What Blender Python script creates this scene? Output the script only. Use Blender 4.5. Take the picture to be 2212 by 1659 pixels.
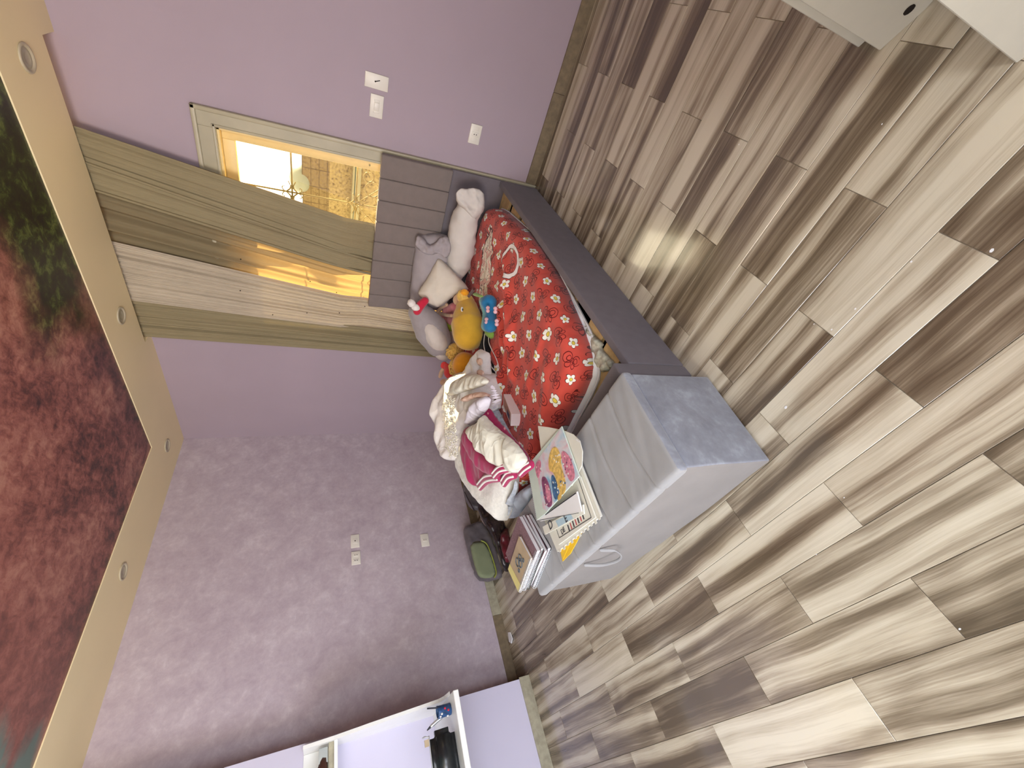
import bpy, bmesh, math, random
from mathutils import Vector, Matrix, noise
from mathutils.geometry import delaunay_2d_cdt
for o in list(bpy.data.objects): bpy.data.objects.remove(o, do_unlink=True)
sc = bpy.context.scene
COL = sc.collection
# ------------------------------------------------------------------ camera (phone held on its side: the room's up points left in the frame)
F = 895.9
CAM = Vector((3.68436, -3.05030, 1.39806))
RGT = Vector((0.29525633, -0.28144366, -0.91302419))
DWN = Vector((-0.71868238, -0.69510181, -0.01814139))
FWD = Vector((-0.62953898, 0.66153076, -0.40750181))
cd = bpy.data.cameras.new('camera'); cam = bpy.data.objects.new('camera', cd); COL.objects.link(cam)
cd.sensor_width = 36; cd.sensor_fit = 'HORIZONTAL'; cd.lens = F / 2212 * 36; cd.clip_start = 0.02
m = Matrix.Identity(4)
for i in range(3):
    m[i][0] = RGT[i]; m[i][1] = -DWN[i]; m[i][2] = -FWD[i]; m[i][3] = CAM[i]
cam.matrix_world = m
sc.camera = cam
sc.view_settings.view_transform = 'Standard'; sc.view_settings.look = 'None'
sc.view_settings.gamma = 1; sc.view_settings.use_curve_mapping = False
sc.view_settings.exposure = 0.32
# ------------------------------------------------------------------ world, sun, room light
w = bpy.data.worlds.new('world'); sc.world = w; w.use_nodes = True
bg = w.node_tree.nodes['Background']; bg.inputs[0].default_value = (1.0, 0.88, 0.60, 1); bg.inputs[1].default_value = 6.0
def lamp(name, kind, loc, energy, color, direction=None, **kw):
    l = bpy.data.lights.new(name, kind); l.energy = energy; l.color = color
    for k, v in kw.items(): setattr(l, k, v)
    o = bpy.data.objects.new(name, l); COL.objects.link(o); o.location = loc
    if direction is not None: o.rotation_euler = Vector(direction).to_track_quat('-Z', 'Y').to_euler()
    return o
lamp('sun', 'SUN', (2, 3, 4), 18.0, (1.0, 0.80, 0.46), (-0.66, -1.12, -0.56), angle=0.012)
lamp('side_door_daylight', 'AREA', (4.48, -4.0, 1.25), 62, (0.84, 0.91, 1.0), (-1, 0.10, -0.02), shape='RECTANGLE', size=1.3, size_y=2.0)
lamp('back_window_daylight', 'AREA', (2.4, -4.9, 1.3), 75, (0.90, 0.93, 1.0), (-.35, 1, 0), shape='RECTANGLE', size=1.4, size_y=1.6)
lamp('warm_bounce_fill', 'AREA', (3.0, -4.4, 1.9), 50, (1.0, 0.78, 0.52), (0.05, 0.70, 0.72), shape='RECTANGLE', size=0.9, size_y=0.9)  # added warm fill aimed upwards like bounced light, not a lamp of the room
pt = lamp('door_portal', 'AREA', (2.08, 0.2, 1.05), 1, (1, 1, 1), (0, -1, 0), shape='RECTANGLE', size=1.35, size_y=2.0); pt.data.cycles.is_portal = True

# ------------------------------------------------------------------ helpers
def ray(px, py):
    return ((px - 1106) / F) * RGT + ((py - 829.5) / F) * DWN + FWD
def at(px, py, z):
    d = ray(px, py); return CAM + d * ((z - CAM.z) / d.z)
def atx(px, py, x):
    d = ray(px, py); return CAM + d * ((x - CAM.x) / d.x)
def aty(px, py, y):
    d = ray(px, py); return CAM + d * ((y - CAM.y) / d.y)
def onp(px, py, P, N):
    d = ray(px, py); return CAM + d * ((P - CAM).dot(N) / d.dot(N))
def link(name, me, mat=None, parent=None):
    if isinstance(me, bmesh.types.BMesh):
        b = me; me = bpy.data.meshes.new(name); b.to_mesh(me); b.free()
    o = bpy.data.objects.new(name, me); COL.objects.link(o)
    if mat is not None:
        for mm in (mat if isinstance(mat, (list, tuple)) else [mat]): me.materials.append(mm)
    if parent is not None: o.parent = parent; o.matrix_parent_inverse = Matrix.Translation(-parent.location) if parent.type == 'EMPTY' else Matrix.Identity(4)
    return o
def tag(o, label, cat, group=None, kind=None):
    o['label'] = label; o['category'] = cat
    if group: o['group'] = group
    if kind: o['kind'] = kind
    return o
def struct(o): o['kind'] = 'structure'; return o
def thing(name, label, cat, loc, group=None):
    o = bpy.data.objects.new(name, None); COL.objects.link(o); o.location = Vector(loc); o.empty_display_size = .05
    return tag(o, label, cat, group)
def smooth(o, ang=None):
    for p in o.data.polygons: p.use_smooth = True
    return o
def box_bm(bm, lo, hi, M=None, mi=0):
    vs = [bm.verts.new((x, y, z)) for x in (lo[0], hi[0]) for y in (lo[1], hi[1]) for z in (lo[2], hi[2])]
    for f in ((0,1,3,2),(4,6,7,5),(0,4,5,1),(2,3,7,6),(0,2,6,4),(1,5,7,3)):
        fc = bm.faces.new([vs[i] for i in f]); fc.material_index = mi
    if M is not None:
        for v in vs: v.co = M @ v.co
    return vs
def box(name, lo, hi, mat, parent=None, bev=0.0, M=None, seg=2):
    bm = bmesh.new(); box_bm(bm, lo, hi, M)
    if bev: bmesh.ops.bevel(bm, geom=bm.edges[:], offset=bev, segments=seg, affect='EDGES', profile=.5)
    bmesh.ops.recalc_face_normals(bm, faces=bm.faces[:])
    o = link(name, bm, mat, parent)
    if bev and seg > 1: smooth(o)
    return o
def catmull(pts, n):
    out = []; P = [pts[0]] + list(pts) + [pts[-1]]
    for i in range(1, len(P) - 2):
        for k in range(n):
            t = k / n; a, b, c, d = P[i-1], P[i], P[i+1], P[i+2]
            out.append(.5 * ((2*b) + (c-a)*t + (2*a-5*b+4*c-d)*t*t + (3*b-a-3*c+d)*t**3))
    out.append(pts[-1]); return out
def sweep_bm(bm, pts, radii, seg=14, cap=True, flat=1.0, lump=0.0, seed=0, n=5, mi=0, upv=None):
    P = catmull([Vector(p) for p in pts], n) if len(pts) > 2 else [Vector(pts[0]).lerp(Vector(pts[-1]), i / (2*n)) for i in range(2*n+1)]
    R = []
    for i in range(len(P)):
        s = i / (len(P) - 1) * (len(radii) - 1); k = min(int(s), len(radii) - 2); f = s - k
        R.append(radii[k] * (1 - f) + radii[k+1] * f)
    if cap:
        a = (P[0] - P[1]).normalized(); b = (P[-1] - P[-2]).normalized(); r0, r1 = R[0], R[-1]; c0, c1 = P[0], P[-1]
        st = (0.999, .95, .8, .6, .3)
        pre = [c0 + a * r0 * s for s in st]; prr = [r0 * math.sqrt(1 - s*s) for s in st]
        post = [c1 + b * r1 * s for s in st[::-1]]; por = [r1 * math.sqrt(1 - s*s) for s in st[::-1]]
        P = pre + P + post; R = prr + R + por
    up = upv or Vector((0, 0, 1)); rings = []
    for i, p in enumerate(P):
        t = (P[min(i+1, len(P)-1)] - P[max(i-1, 0)]).normalized()
        x = up - t * up.dot(t)
        if x.length < .05: x = Vector((1, 0, 0)) - t * t.x
        x.normalize(); y = t.cross(x)
        ring = []
        for k in range(seg):
            a = 2 * math.pi * k / seg
            d = x * math.cos(a) * flat + y * math.sin(a)
            q = p + d * R[i]
            if lump: q += d.normalized() * (noise.noise(q * 18 + Vector((seed, seed, 0))) * lump)
            ring.append(bm.verts.new(q))
        rings.append(ring)
    for i in range(len(rings) - 1):
        for k in range(seg):
            f = bm.faces.new((rings[i][k], rings[i][(k+1) % seg], rings[i+1][(k+1) % seg], rings[i+1][k])); f.material_index = mi
    bm.faces.new(rings[0][::-1]).material_index = mi; bm.faces.new(rings[-1]).material_index = mi
def sweep(name, pts, radii, mat, parent=None, **kw):
    bm = bmesh.new(); sweep_bm(bm, pts, radii, **kw)
    bmesh.ops.recalc_face_normals(bm, faces=bm.faces[:])
    return smooth(link(name, bm, mat, parent))
def ell(name, c, r, mat, parent=None, axes=None, lump=0.0, seed=0, sub=3):
    bm = bmesh.new(); bmesh.ops.create_icosphere(bm, subdivisions=sub, radius=1)
    A = axes or Matrix.Identity(3)
    for v in bm.verts:
        s = 1 + (noise.noise(v.co * 2.2 + Vector((seed, 0, seed))) * lump if lump else 0)
        v.co = Vector(c) + A @ Vector((v.co.x * r[0] * s, v.co.y * r[1] * s, v.co.z * r[2] * s))
    return smooth(link(name, bm, mat, parent))
def frame_axes(xdir, zhint=(0, 0, 1)):
    x = Vector(xdir).normalized(); z = Vector(zhint); z = (z - x * z.dot(x)).normalized(); y = z.cross(x)
    return Matrix((x, y, z)).transposed()
def chaikin(P, n=1):
    for _ in range(n):
        Q = []
        for i in range(len(P)):
            a, b = P[i], P[(i+1) % len(P)]
            Q += [a.lerp(b, .25), a.lerp(b, .75)]
        P = Q
    return P
def seg_dist(p, a, b):
    ab = b - a; t = max(0, min(1, (p - a).dot(ab) / max(ab.dot(ab), 1e-12))); return (p - (a + ab * t)).length
def puffy(name, pts, N, thick, mat, parent=None, res=.02, edge=.05, wr=.006, wf=9, seed=0, smo=1, back=0.0, base=None, stretch=None, power=.5, matfn=None, sag=0.0):
    """closed soft body over a flat outline: swells along N away from the outline's plane, back side by `back`"""
    P0 = sum((Vector(p) for p in pts), Vector()) / len(pts); N = Vector(N).normalized()
    U = (Vector((1, 0, 0)) - N * N.x); U = U.normalized() if U.length > .2 else (Vector((0, 1, 0)) - N * N.y).normalized()
    V = N.cross(U)
    poly = [Vector(((Vector(p) - P0).dot(U), (Vector(p) - P0).dot(V))) for p in pts]
    lift = [(Vector(p) - P0).dot(N) for p in pts]
    hgt = {}
    if smo: poly2 = chaikin([Vector((q.x, q.y, l)) for q, l in zip(poly, lift)], smo)
    else: poly2 = [Vector((q.x, q.y, l)) for q, l in zip(poly, lift)]
    # resample
    rs = []
    for i in range(len(poly2)):
        a, b = poly2[i], poly2[(i+1) % len(poly2)]; k = max(1, int((b - a).length / res))
        for j in range(k): rs.append(a.lerp(b, j / k))
    B2 = [Vector((q.x, q.y)) for q in rs]
    xs = [q.x for q in B2]; ys = [q.y for q in B2]
    inner = []
    rng = random.Random(seed); y = min(ys) + res / 2; row = 0
    def inside(p):
        c = False; n = len(B2)
        for i in range(n):
            a, b = B2[i], B2[i-1]
            if (a.y > p.y) != (b.y > p.y) and p.x < (b.x - a.x) * (p.y - a.y) / (b.y - a.y) + a.x: c = not c
        return c
    cb = [Vector((q.x, q.y)) for q in poly2]
    def bd(p): return min(seg_dist(p, cb[i], cb[i-1]) for i in range(len(cb)))
    while y < max(ys):
        x = min(xs) + (res / 2 if row % 2 else 0)
        while x < max(xs):
            p = Vector((x, y))
            if inside(p):
                d = bd(p)
                if d > res * .45: inner.append((p, d))
            x += res
        y += res * .87; row += 1
    allp = B2 + [p for p, d in inner]; dist = [0.0] * len(B2) + [d for p, d in inner]
    vo, eo, fo, ov, oe, of = delaunay_2d_cdt(allp, [(i, (i+1) % len(B2)) for i in range(len(B2))], [], 1, 1e-7)
    bm = bmesh.new(); top = []; bot = []
    for i, v in enumerate(vo):
        src = ov[i][0] if ov[i] else 0
        d = dist[src] if src < len(dist) else 0
        t = min(d / edge, 1); pr = (1 - (1 - t) ** 2) ** power
        if src < len(rs): lf = rs[src].z
        else:
            sw = 0; lf = 0
            for q in rs[::3]:
                ww = 1 / (((q.x - v.x) ** 2 + (q.y - v.y) ** 2) + 1e-4) ** 1.2; sw += ww; lf += ww * q.z
            lf /= sw
        W = P0 + U * v.x + V * v.y
        s3 = Vector((v.x * wf, v.y * wf, seed * 3.1))
        if stretch: a = math.radians(stretch[0]); s3 = Vector(((v.x * math.cos(a) + v.y * math.sin(a)) * wf / stretch[1], (-v.x * math.sin(a) + v.y * math.cos(a)) * wf, seed * 3.1))
        h = thick * pr + (noise.noise(s3) + .5 * noise.noise(s3 * 2.3)) * wr * pr - sag * pr
        if abs(wr) > 0: h += -abs(noise.noise(s3 * .7 + Vector((9, 2, 1)))) * wr * .8 * pr + wr * .3 * pr
        bb = base(W) if base else 0
        top.append(bm.verts.new(W + N * (lf + h + bb)))
        bot.append(top[-1] if d <= 0 else bm.verts.new(W + N * (lf - back * pr + bb)))
    for f in fo:
        try:
            fa = bm.faces.new([top[i] for i in f])
            if matfn:
                c = sum((allp[ov[i][0]] if ov[i] else vo[i] for i in f), Vector((0, 0))) / len(f); fa.material_index = matfn(P0 + U * c.x + V * c.y)
        except ValueError: pass
        try: bm.faces.new([bot[i] for i in f][::-1])
        except ValueError: pass
    bmesh.ops.recalc_face_normals(bm, faces=bm.faces[:])
    return smooth(link(name, bm, mat, parent))
def slab(name, pts, t, mat, parent=None, N=(0, 0, 1), jit=0.0, seed=0):
    """flat polygon with real thickness t, top face at the given points"""
    N = Vector(N).normalized(); bm = bmesh.new(); rng = random.Random(seed)
    T = [bm.verts.new(Vector(p)) for p in pts]; B = [bm.verts.new(Vector(p) - N * t) for p in pts]
    bm.faces.new(T); bm.faces.new(B[::-1])
    for i in range(len(T)):
        j = (i+1) % len(T); bm.faces.new((T[i], B[i], B[j], T[j]))
    bmesh.ops.recalc_face_normals(bm, faces=bm.faces[:])
    return link(name, bm, mat, parent)

# ------------------------------------------------------------------ shader tools
class S:
    nt = None
    def __init__(s, v): s.v = v
    def _m(s, op, *a, clamp=False):
        n = S.nt.nodes.new('ShaderNodeMath'); n.operation = op; n.use_clamp = clamp
        for i, x in enumerate((s,) + a):
            x = x.v if isinstance(x, S) else x
            if isinstance(x, (int, float)): n.inputs[i].default_value = x
            else: S.nt.links.new(x, n.inputs[i])
        return S(n.outputs[0])
    def __add__(s, o): return s._m('ADD', o)
    __radd__ = __add__
    def __sub__(s, o): return s._m('SUBTRACT', o)
    def __rsub__(s, o): return S(o)._m('SUBTRACT', s)
    def __mul__(s, o): return s._m('MULTIPLY', o)
    __rmul__ = __mul__
    def __truediv__(s, o): return s._m('DIVIDE', o)
    def lt(s, o): return s._m('LESS_THAN', o)
    def gt(s, o): return s._m('GREATER_THAN', o)
    def abs(s): return s._m('ABSOLUTE')
    def sin(s): return s._m('SINE')
    def cos(s): return s._m('COSINE')
    def sqrt(s): return s._m('SQRT')
    def floor(s): return s._m('FLOOR')
    def fract(s): return s._m('FRACT')
    def mod(s, o): return s._m('FLOORED_MODULO', o)
    def pow(s, o): return s._m('POWER', o)
    def atan2(s, o): return s._m('ARCTAN2', o)
    def max(s, o): return s._m('MAXIMUM', o)
    def min(s, o): return s._m('MINIMUM', o)
    def sat(s): return s._m('ADD', 0.0, clamp=True)
    def step(s, a, b): return ((s - a) / (b - a)).sat()
def newmat(name, rough=.7, spec=.3):
    mt = bpy.data.materials.new(name); mt.use_nodes = True; S.nt = mt.node_tree
    p = mt.node_tree.nodes['Principled BSDF']; p.inputs['Roughness'].default_value = rough
    p.inputs['Specular IOR Level'].default_value = spec
    return mt, p
def coords(kind='Object'):
    n = S.nt.nodes.new('ShaderNodeTexCoord'); return n.outputs[kind]
def geopos():
    return S.nt.nodes.new('ShaderNodeNewGeometry').outputs['Position']
def xyz(vec):
    n = S.nt.nodes.new('ShaderNodeSeparateXYZ'); S.nt.links.new(vec, n.inputs[0]); return [S(o) for o in n.outputs]
def vec(x, y, z=0.0):
    n = S.nt.nodes.new('ShaderNodeCombineXYZ')
    for i, q in enumerate((x, y, z)):
        q = q.v if isinstance(q, S) else q
        if isinstance(q, (int, float)): n.inputs[i].default_value = q
        else: S.nt.links.new(q, n.inputs[i])
    return n.outputs[0]
def nz(v, scale, detail=3, rough=.55, dist=0.0, color=False):
    n = S.nt.nodes.new('ShaderNodeTexNoise'); S.nt.links.new(v, n.inputs['Vector'])
    n.inputs['Scale'].default_value = scale; n.inputs['Detail'].default_value = detail
    n.inputs['Roughness'].default_value = rough; n.inputs['Distortion'].default_value = dist
    return n.outputs['Color'] if color else S(n.outputs[0])
def white(v):
    n = S.nt.nodes.new('ShaderNodeTexWhiteNoise'); n.noise_dimensions = '3D'; S.nt.links.new(v, n.inputs[0])
    return S(n.outputs[0]), n.outputs[1]
def ramp(f, stops, interp='LINEAR'):
    n = S.nt.nodes.new('ShaderNodeValToRGB'); n.color_ramp.interpolation = interp; e = n.color_ramp.elements
    while len(e) < len(stops): e.new(.5)
    for k, (p, c) in enumerate(stops): e[k].position = p; e[k].color = (*c, 1)
    S.nt.links.new(f.v, n.inputs[0]); return n.outputs[0]
def mixc(f, a, b, mode='MIX'):
    n = S.nt.nodes.new('ShaderNodeMix'); n.data_type = 'RGBA'; n.blend_type = mode
    for i, x in ((0, f), (6, a), (7, b)):
        x = x.v if isinstance(x, S) else x
        if isinstance(x, (int, float)): n.inputs[i].default_value = x
        elif isinstance(x, tuple): n.inputs[i].default_value = (*x, 1)
        else: S.nt.links.new(x, n.inputs[i])
    return n.outputs[2]
def setc(p, c):
    if isinstance(c, tuple): p.inputs['Base Color'].default_value = (*c, 1)
    else: S.nt.links.new(c, p.inputs['Base Color'])
def bump(p, h, strength=.3, dist=.01):
    n = S.nt.nodes.new('ShaderNodeBump'); n.inputs['Strength'].default_value = strength; n.inputs['Distance'].default_value = dist
    S.nt.links.new(h.v, n.inputs['Height']); S.nt.links.new(n.outputs[0], p.inputs['Normal'])
def fabric(name, col, rough=.9, var=.12, scale=40, bmp=.25, bscale=300, sheen=.2, spec=.15):
    mt, p = newmat(name, rough, spec); v = coords()
    f = nz(v, scale, 4); d = tuple(c * (1 - var) for c in col); l = tuple(min(1, c * (1 + var)) for c in col)
    setc(p, ramp(f, [(.3, d), (.7, l)])); bump(p, nz(v, bscale, 2), bmp, .002)
    p.inputs['Sheen Weight'].default_value = sheen
    return mt
def creased(name, col, var=.05, freq=5.0, depth=.012):
    mt = fabric(name, col, .9, var, 10, .15, 500, .05); p = mt.node_tree.nodes['Principled BSDF']; v = geopos()
    n1 = nz(v, freq, 2, .4, .8); n2 = nz(v, freq * 2.3, 2, .4, .6)
    h = 1.0 - (n1 - .5).abs() * 2.0; h2 = 1.0 - (n2 - .5).abs() * 2.0
    bump(p, h.pow(6.0) * .7 + h2.pow(5.0) * .25, .75, depth); return mt
def plain(name, col, rough=.5, spec=.4, var=.05, metal=0.0, scale=12):
    mt, p = newmat(name, rough, spec); v = coords(); f = nz(v, scale, 3)
    setc(p, ramp(f, [(.3, tuple(c * (1 - var) for c in col)), (.7, tuple(min(1, c * (1 + var)) for c in col))]))
    p.inputs['Metallic'].default_value = metal
    return mt
M = {}
def wallmat(name, col):
    mt, p = newmat(name, .6, .25); v = geopos()
    setc(p, ramp(nz(v, 1.6, 4), [(.3, tuple(c * .97 for c in col)), (.7, tuple(c * 1.03 for c in col))]))
    bump(p, nz(v, 90, 3), .08, .003); return mt
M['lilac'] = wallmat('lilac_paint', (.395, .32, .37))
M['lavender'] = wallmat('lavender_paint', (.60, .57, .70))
M['cream'] = wallmat('cream_ceiling_paint', (.86, .73, .45))
# textured plaster
mt, p = newmat('textured_plaster', .42, .45); v = geopos(); x, y, z = xyz(v)
sv = vec(x, y * 1.0 + z * .35, z * 1.0 - y * .3)
a = nz(sv, 8, 7, .68, .35); b = nz(sv, 30, 4, .65, .3); c = nz(v, 2.2, 3)
t = (a * .62 + b * .28 + c * .22)
setc(p, ramp(t, [(.38, (.40, .325, .375)), (.50, (.455, .38, .43)), (.60, (.51, .435, .48)), (.70, (.59, .52, .56))]))
bump(p, a * .6 + b * .5, .35, .006); M['plaster'] = mt
# planks
def woodmat(name, tone=1.0, bright=0.0):
    mt, p = newmat(name, .33, .6); v = coords(); x, y, z = xyz(v)
    oi = S.nt.nodes.new('ShaderNodeObjectInfo'); r = S(oi.outputs['Random'])
    u = x * 1.0 + r * 37.0; q = y * 1.0 + r * 11.3
    warp = nz(vec(u * 1.6, q * 5.0, r * 9.0), 1.0, 2, .5)
    yy = q + (warp - .5) * .05
    bands = nz(vec(u * .55, yy * 17.0, r * 5.0), 1.0, 1.5, .45)
    fine = nz(vec(u * 3.0, yy * 130.0, r * 3.0), 1.0, 4, .6)
    cath = ((((x * x * 1.2 + (q * 9.0).sin() * .05) * 40.0 + warp * 26.0).sin()) * .5 + .5)
    pores = nz(vec(u * 14, yy * 300, 0.0), 1.0, 2, .7)
    t = bands * 1.35 - .12 + (fine - .5) * .42 + (cath - .5) * .05 + (r - .5) * .30 + (pores - .5) * .10
    cl = ramp(t, [(.24, (.105, .075, .048)), (.40, (.205, .157, .106)), (.50, (.33, .268, .192)), (.61, (.49, .42, .315)), (.80, (.64, .575, .455))])
    cl2 = mixc((r * 7.13).fract() * .45, cl, (.62, .48, .36), 'MULTIPLY') if False else cl
    setc(p, cl2); bump(p, fine, .05, .002); p.inputs['Coat Weight'].default_value = .5; p.inputs['Coat Roughness'].default_value = .09
    rr = nz(v, 5, 3); S.nt.links.new((rr * .12 + .13).v, p.inputs['Roughness'])
    return mt
M['wood'] = woodmat('wood_look_plank')
M['grout'] = plain('pale_grout', (.42, .36, .30), .8, .2)
M['base_light'] = plain('pale_baseboard', (.36, .33, .24), .45, .4, .18, scale=30)
M['base_dark'] = plain('brown_baseboard', (.19, .145, .09), .45, .4, .2, scale=30)
M['stone'] = plain('cream_stone_trim', (.42, .38, .27), .4, .45, .08, scale=6)
M['alu'] = plain('cream_aluminium', (.80, .61, .27), .45, .5)
M['white'] = plain('white_lacquer', (.80, .80, .78), .4, .45, .02)
M['plate'] = plain('white_plastic', (.76, .72, .64), .35, .5, .02)
M['hole'] = plain('dark_hole', (.02, .015, .012), .8, .1)
M['furn'] = plain('off_white_board', (.46, .42, .34), .5, .35, .03)
M['grey_up'] = fabric('grey_suede', (.155, .135, .148), .85, .06, 20, .15, 400, .12)
M['grey_head'] = fabric('taupe_suede', (.205, .170, .155), .85, .05, 20, .15, 400, .1)
mt, p = newmat('blue_grey_velvet', .8, .2); v = coords(); f1 = nz(v, 6, 5, .65, .6); f2 = nz(v, 40, 3)
setc(p, ramp(f1 * .75 + f2 * .25, [(.38, (.20, .205, .24)), (.52, (.25, .26, .30)), (.62, (.33, .35, .40))])); bump(p, nz(v, 420, 2), .15, .002)
p.inputs['Sheen Weight'].default_value = .35; M['velvet'] = mt
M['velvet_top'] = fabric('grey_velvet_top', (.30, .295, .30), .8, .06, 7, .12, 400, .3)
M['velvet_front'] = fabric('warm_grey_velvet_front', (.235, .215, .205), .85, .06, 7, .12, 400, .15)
M['slat'] = plain('pine_slat', (.60, .43, .22), .6, .3, .16, scale=22)
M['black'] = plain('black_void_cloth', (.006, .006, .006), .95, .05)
# ceiling print
mt, p = newmat('blossom_print', .38, .35); v = geopos(); x, y, z = xyz(v)
sh = vec(x * 1.0 + y * .5, y * .7 - x * .28, 0.0)
big = nz(sh, 1.5, 4, .6, .5); fo = nz(v, 16, 7, .72, .4); tw = nz(vec(x * 9.0 + y * 16.0, y * 5.0 - x * 3.0, 0.0), 1.0, 5, .7, 1.0)
tt = big * .60 + fo * .52 + tw * .20 - .18
pink = ramp(tt, [(.34, (.06, .022, .022)), (.42, (.20, .06, .055)), (.49, (.38, .125, .115)), (.57, (.56, .24, .21)), (.67, (.68, .37, .31)), (.8, (.76, .50, .42))])
grn = ramp(fo * .8 + nz(v, 4, 4, .6) * .3 - .03, [(.42, (.018, .012, .012)), (.52, (.03, .035, .012)), (.60, (.10, .13, .035)), (.72, (.24, .28, .10))])
gm = ((y * 1.0 + 1.08 + (nz(v, 2.1, 3) - .5) * .9) / .25).sat() * ((x - 1.75 + (nz(v, 3.3, 3) - .5) * .9) / .3).sat()
c1 = mixc(gm, pink, grn)
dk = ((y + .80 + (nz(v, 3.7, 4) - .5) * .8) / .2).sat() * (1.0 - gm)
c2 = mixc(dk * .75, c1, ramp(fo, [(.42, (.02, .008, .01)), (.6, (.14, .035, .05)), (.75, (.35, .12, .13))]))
tm = ((-1.0 * y - 2.28 + (nz(vec(x * 6.0, y * 1.5, 0.0), 1.0, 4) - .5) * .7) / .16).sat()
c3 = mixc(tm, c2, ramp(nz(v, 2, 3), [(.3, (.10, .16, .165)), (.7, (.17, .245, .25))]))
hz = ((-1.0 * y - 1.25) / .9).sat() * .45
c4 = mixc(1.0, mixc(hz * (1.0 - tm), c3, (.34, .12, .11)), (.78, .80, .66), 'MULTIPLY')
setc(p, c4); M['mural'] = mt
# curtain cloths
def cloth_tr(name, col, tcol, tr, lines=0.0):
    mt, p = newmat(name, .95, .05); nt = S.nt; v = coords(); x, y, z = xyz(v)
    f = nz(vec(x * 220.0, y * 220.0, z * 8.0), 1.0, 3) * .6 + nz(v, 5, 3) * .4
    setc(p, ramp(f, [(.35, tuple(c * (.9 - lines) for c in col)), (.65, tuple(c * 1.06 for c in col))]))
    tn = nt.nodes.new('ShaderNodeBsdfTranslucent'); tn.inputs[0].default_value = (*tcol, 1)
    mx = nt.nodes.new('ShaderNodeMixShader'); mx.inputs[0].default_value = tr
    nt.links.new(p.outputs[0], mx.inputs[1]); nt.links.new(tn.outputs[0], mx.inputs[2])
    nt.links.new(mx.outputs[0], nt.nodes['Material Output'].inputs[0]); return mt
M['drape'] = cloth_tr('olive_taupe_drape', (.27, .225, .135), (.58, .36, .13), .26)
M['drape_thick'] = cloth_tr('olive_taupe_drape_double', (.28, .235, .14), (.4, .3, .13), .03)
M['sheer'] = cloth_tr('oatmeal_drape', (.50, .43, .33), (.5, .40, .24), .03, .05)
# bed linen print: daisies and outlined bows on red
mt, p = newmat('red_daisy_print', .75, .2); v = geopos(); x, y, z = xyz(v)
nx_, ny_, nz_n = xyz(S.nt.nodes['Principled BSDF'].id_data.nodes.new('ShaderNodeNewGeometry').outputs['Normal'])
drop = (.395 - z).max(0.0); x = x + nx_ * drop * 1.1; y = y + ny_ * drop * 1.1
ro = math.radians(38); cs, sn = math.cos(ro), math.sin(ro)
wx = (nz(v, 5, 2) - .5) * .05; wy = (nz(v, 5.3, 2) - .5) * .05
U_ = (x * cs + y * sn + wx) / .104; V_ = (y * cs - x * sn + wy) / .104
iu, iv = U_.floor(), V_.floor(); fu, fv = U_ - iu - .5, V_ - iv - .5
rnd, rc = white(vec(iu, iv, 3.0)); rx, ry, rz_ = xyz(rc)
fu = fu - (rx - .5) * .16; fv = fv - (ry - .5) * .16
par = ((iu + iv).mod(2.0)).lt(.5)
ang = rnd * 6.283; ca, sa = ang.cos(), ang.sin(); gu = fu * ca + fv * sa; gv = fv * ca - fu * sa
r_ = (gu * gu + gv * gv).sqrt(); th = gv.atan2(gu)
pet = ((th * 2.5).cos().abs().pow(.55)) * .19 + .12
petal = r_.lt(pet) ; petal_o = r_.lt(pet + .028); eye = r_.lt(.09); eye_o = r_.lt(.11)
def ring(cx, cy, a, b, wd):
    q = (((gu - cx) / a) * ((gu - cx) / a) + ((gv - cy) / b) * ((gv - cy) / b)).sqrt(); return (q - 1.0).abs().lt(wd)
bow = ring(.25, .04, .22, .27, .085).max(ring(-.25, .04, .22, .27, .085)).max(ring(.20, .03, .10, .13, .16)).max(ring(-.20, .03, .10, .13, .16)).max(ring(0, 0, .095, .11, .16)).max(ring(.13, -.27, .10, .16, .15)).max(ring(-.13, -.27, .10, .16, .15))
redc = ramp(nz(v, 9, 3), [(.3, (.50, .058, .040)), (.7, (.63, .085, .058))])
c = mixc((1.0 - par) * bow, redc, (.12, .006, .006))
c = mixc(par * petal_o, c, (.05, .01, .008)); c = mixc(par * petal, c, (.86, .82, .74))
c = mixc(par * eye_o, c, (.08, .05, .01)); c = mixc(par * eye, c, (.72, .55, .08))
# pale blossom spray with a ribbon loop, near the pillows
bc = at(1052, 590, .39); lc = at(1108, 566, .385)
dx, dy = x - bc.x, y - bc.y
a1 = math.radians(28); bu = (dx * math.cos(a1) + dy * math.sin(a1)) / .27; bv = (dy * math.cos(a1) - dx * math.sin(a1)) / .105
wob = (nz(v, 22, 3) - .5) * .75
q = (bu * bu + bv * bv).sqrt() + wob
c = mixc(q.lt(1.10), c, (.09, .02, .015)); c = mixc(q.lt(1.0), c, mixc(nz(v, 18, 2).gt(.52), (.82, .74, .62), (.72, .42, .36)))
ink = ((nz(v, 15, 2) - .5).abs().lt(.012)) * q.lt(.95); c = mixc(ink, c, (.05, .02, .02))
dx, dy = x - lc.x, y - lc.y
lu, lv = dx / .085, dy / .10
q2 = (((lu * lu + lv * lv).sqrt() + (nz(v, 9, 2) - .5) * .5) - 1.0).abs()
c = mixc(q2.lt(.17), c, (.10, .02, .02)); c = mixc(q2.lt(.13), c, (.84, .80, .78))
setc(p, c); bump(p, nz(v, 260, 2), .1, .001); p.inputs['Sheen Weight'].default_value = .15
M['print'] = mt

# ================================================================== the room
XR, YB, H = 4.55, -5.0, 2.6
XD, YD = .2455, -2.56            # boxed-out wall section on the left
DX0, DX1, DZ = 1.42, 2.755, 2.0  # door opening
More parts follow.
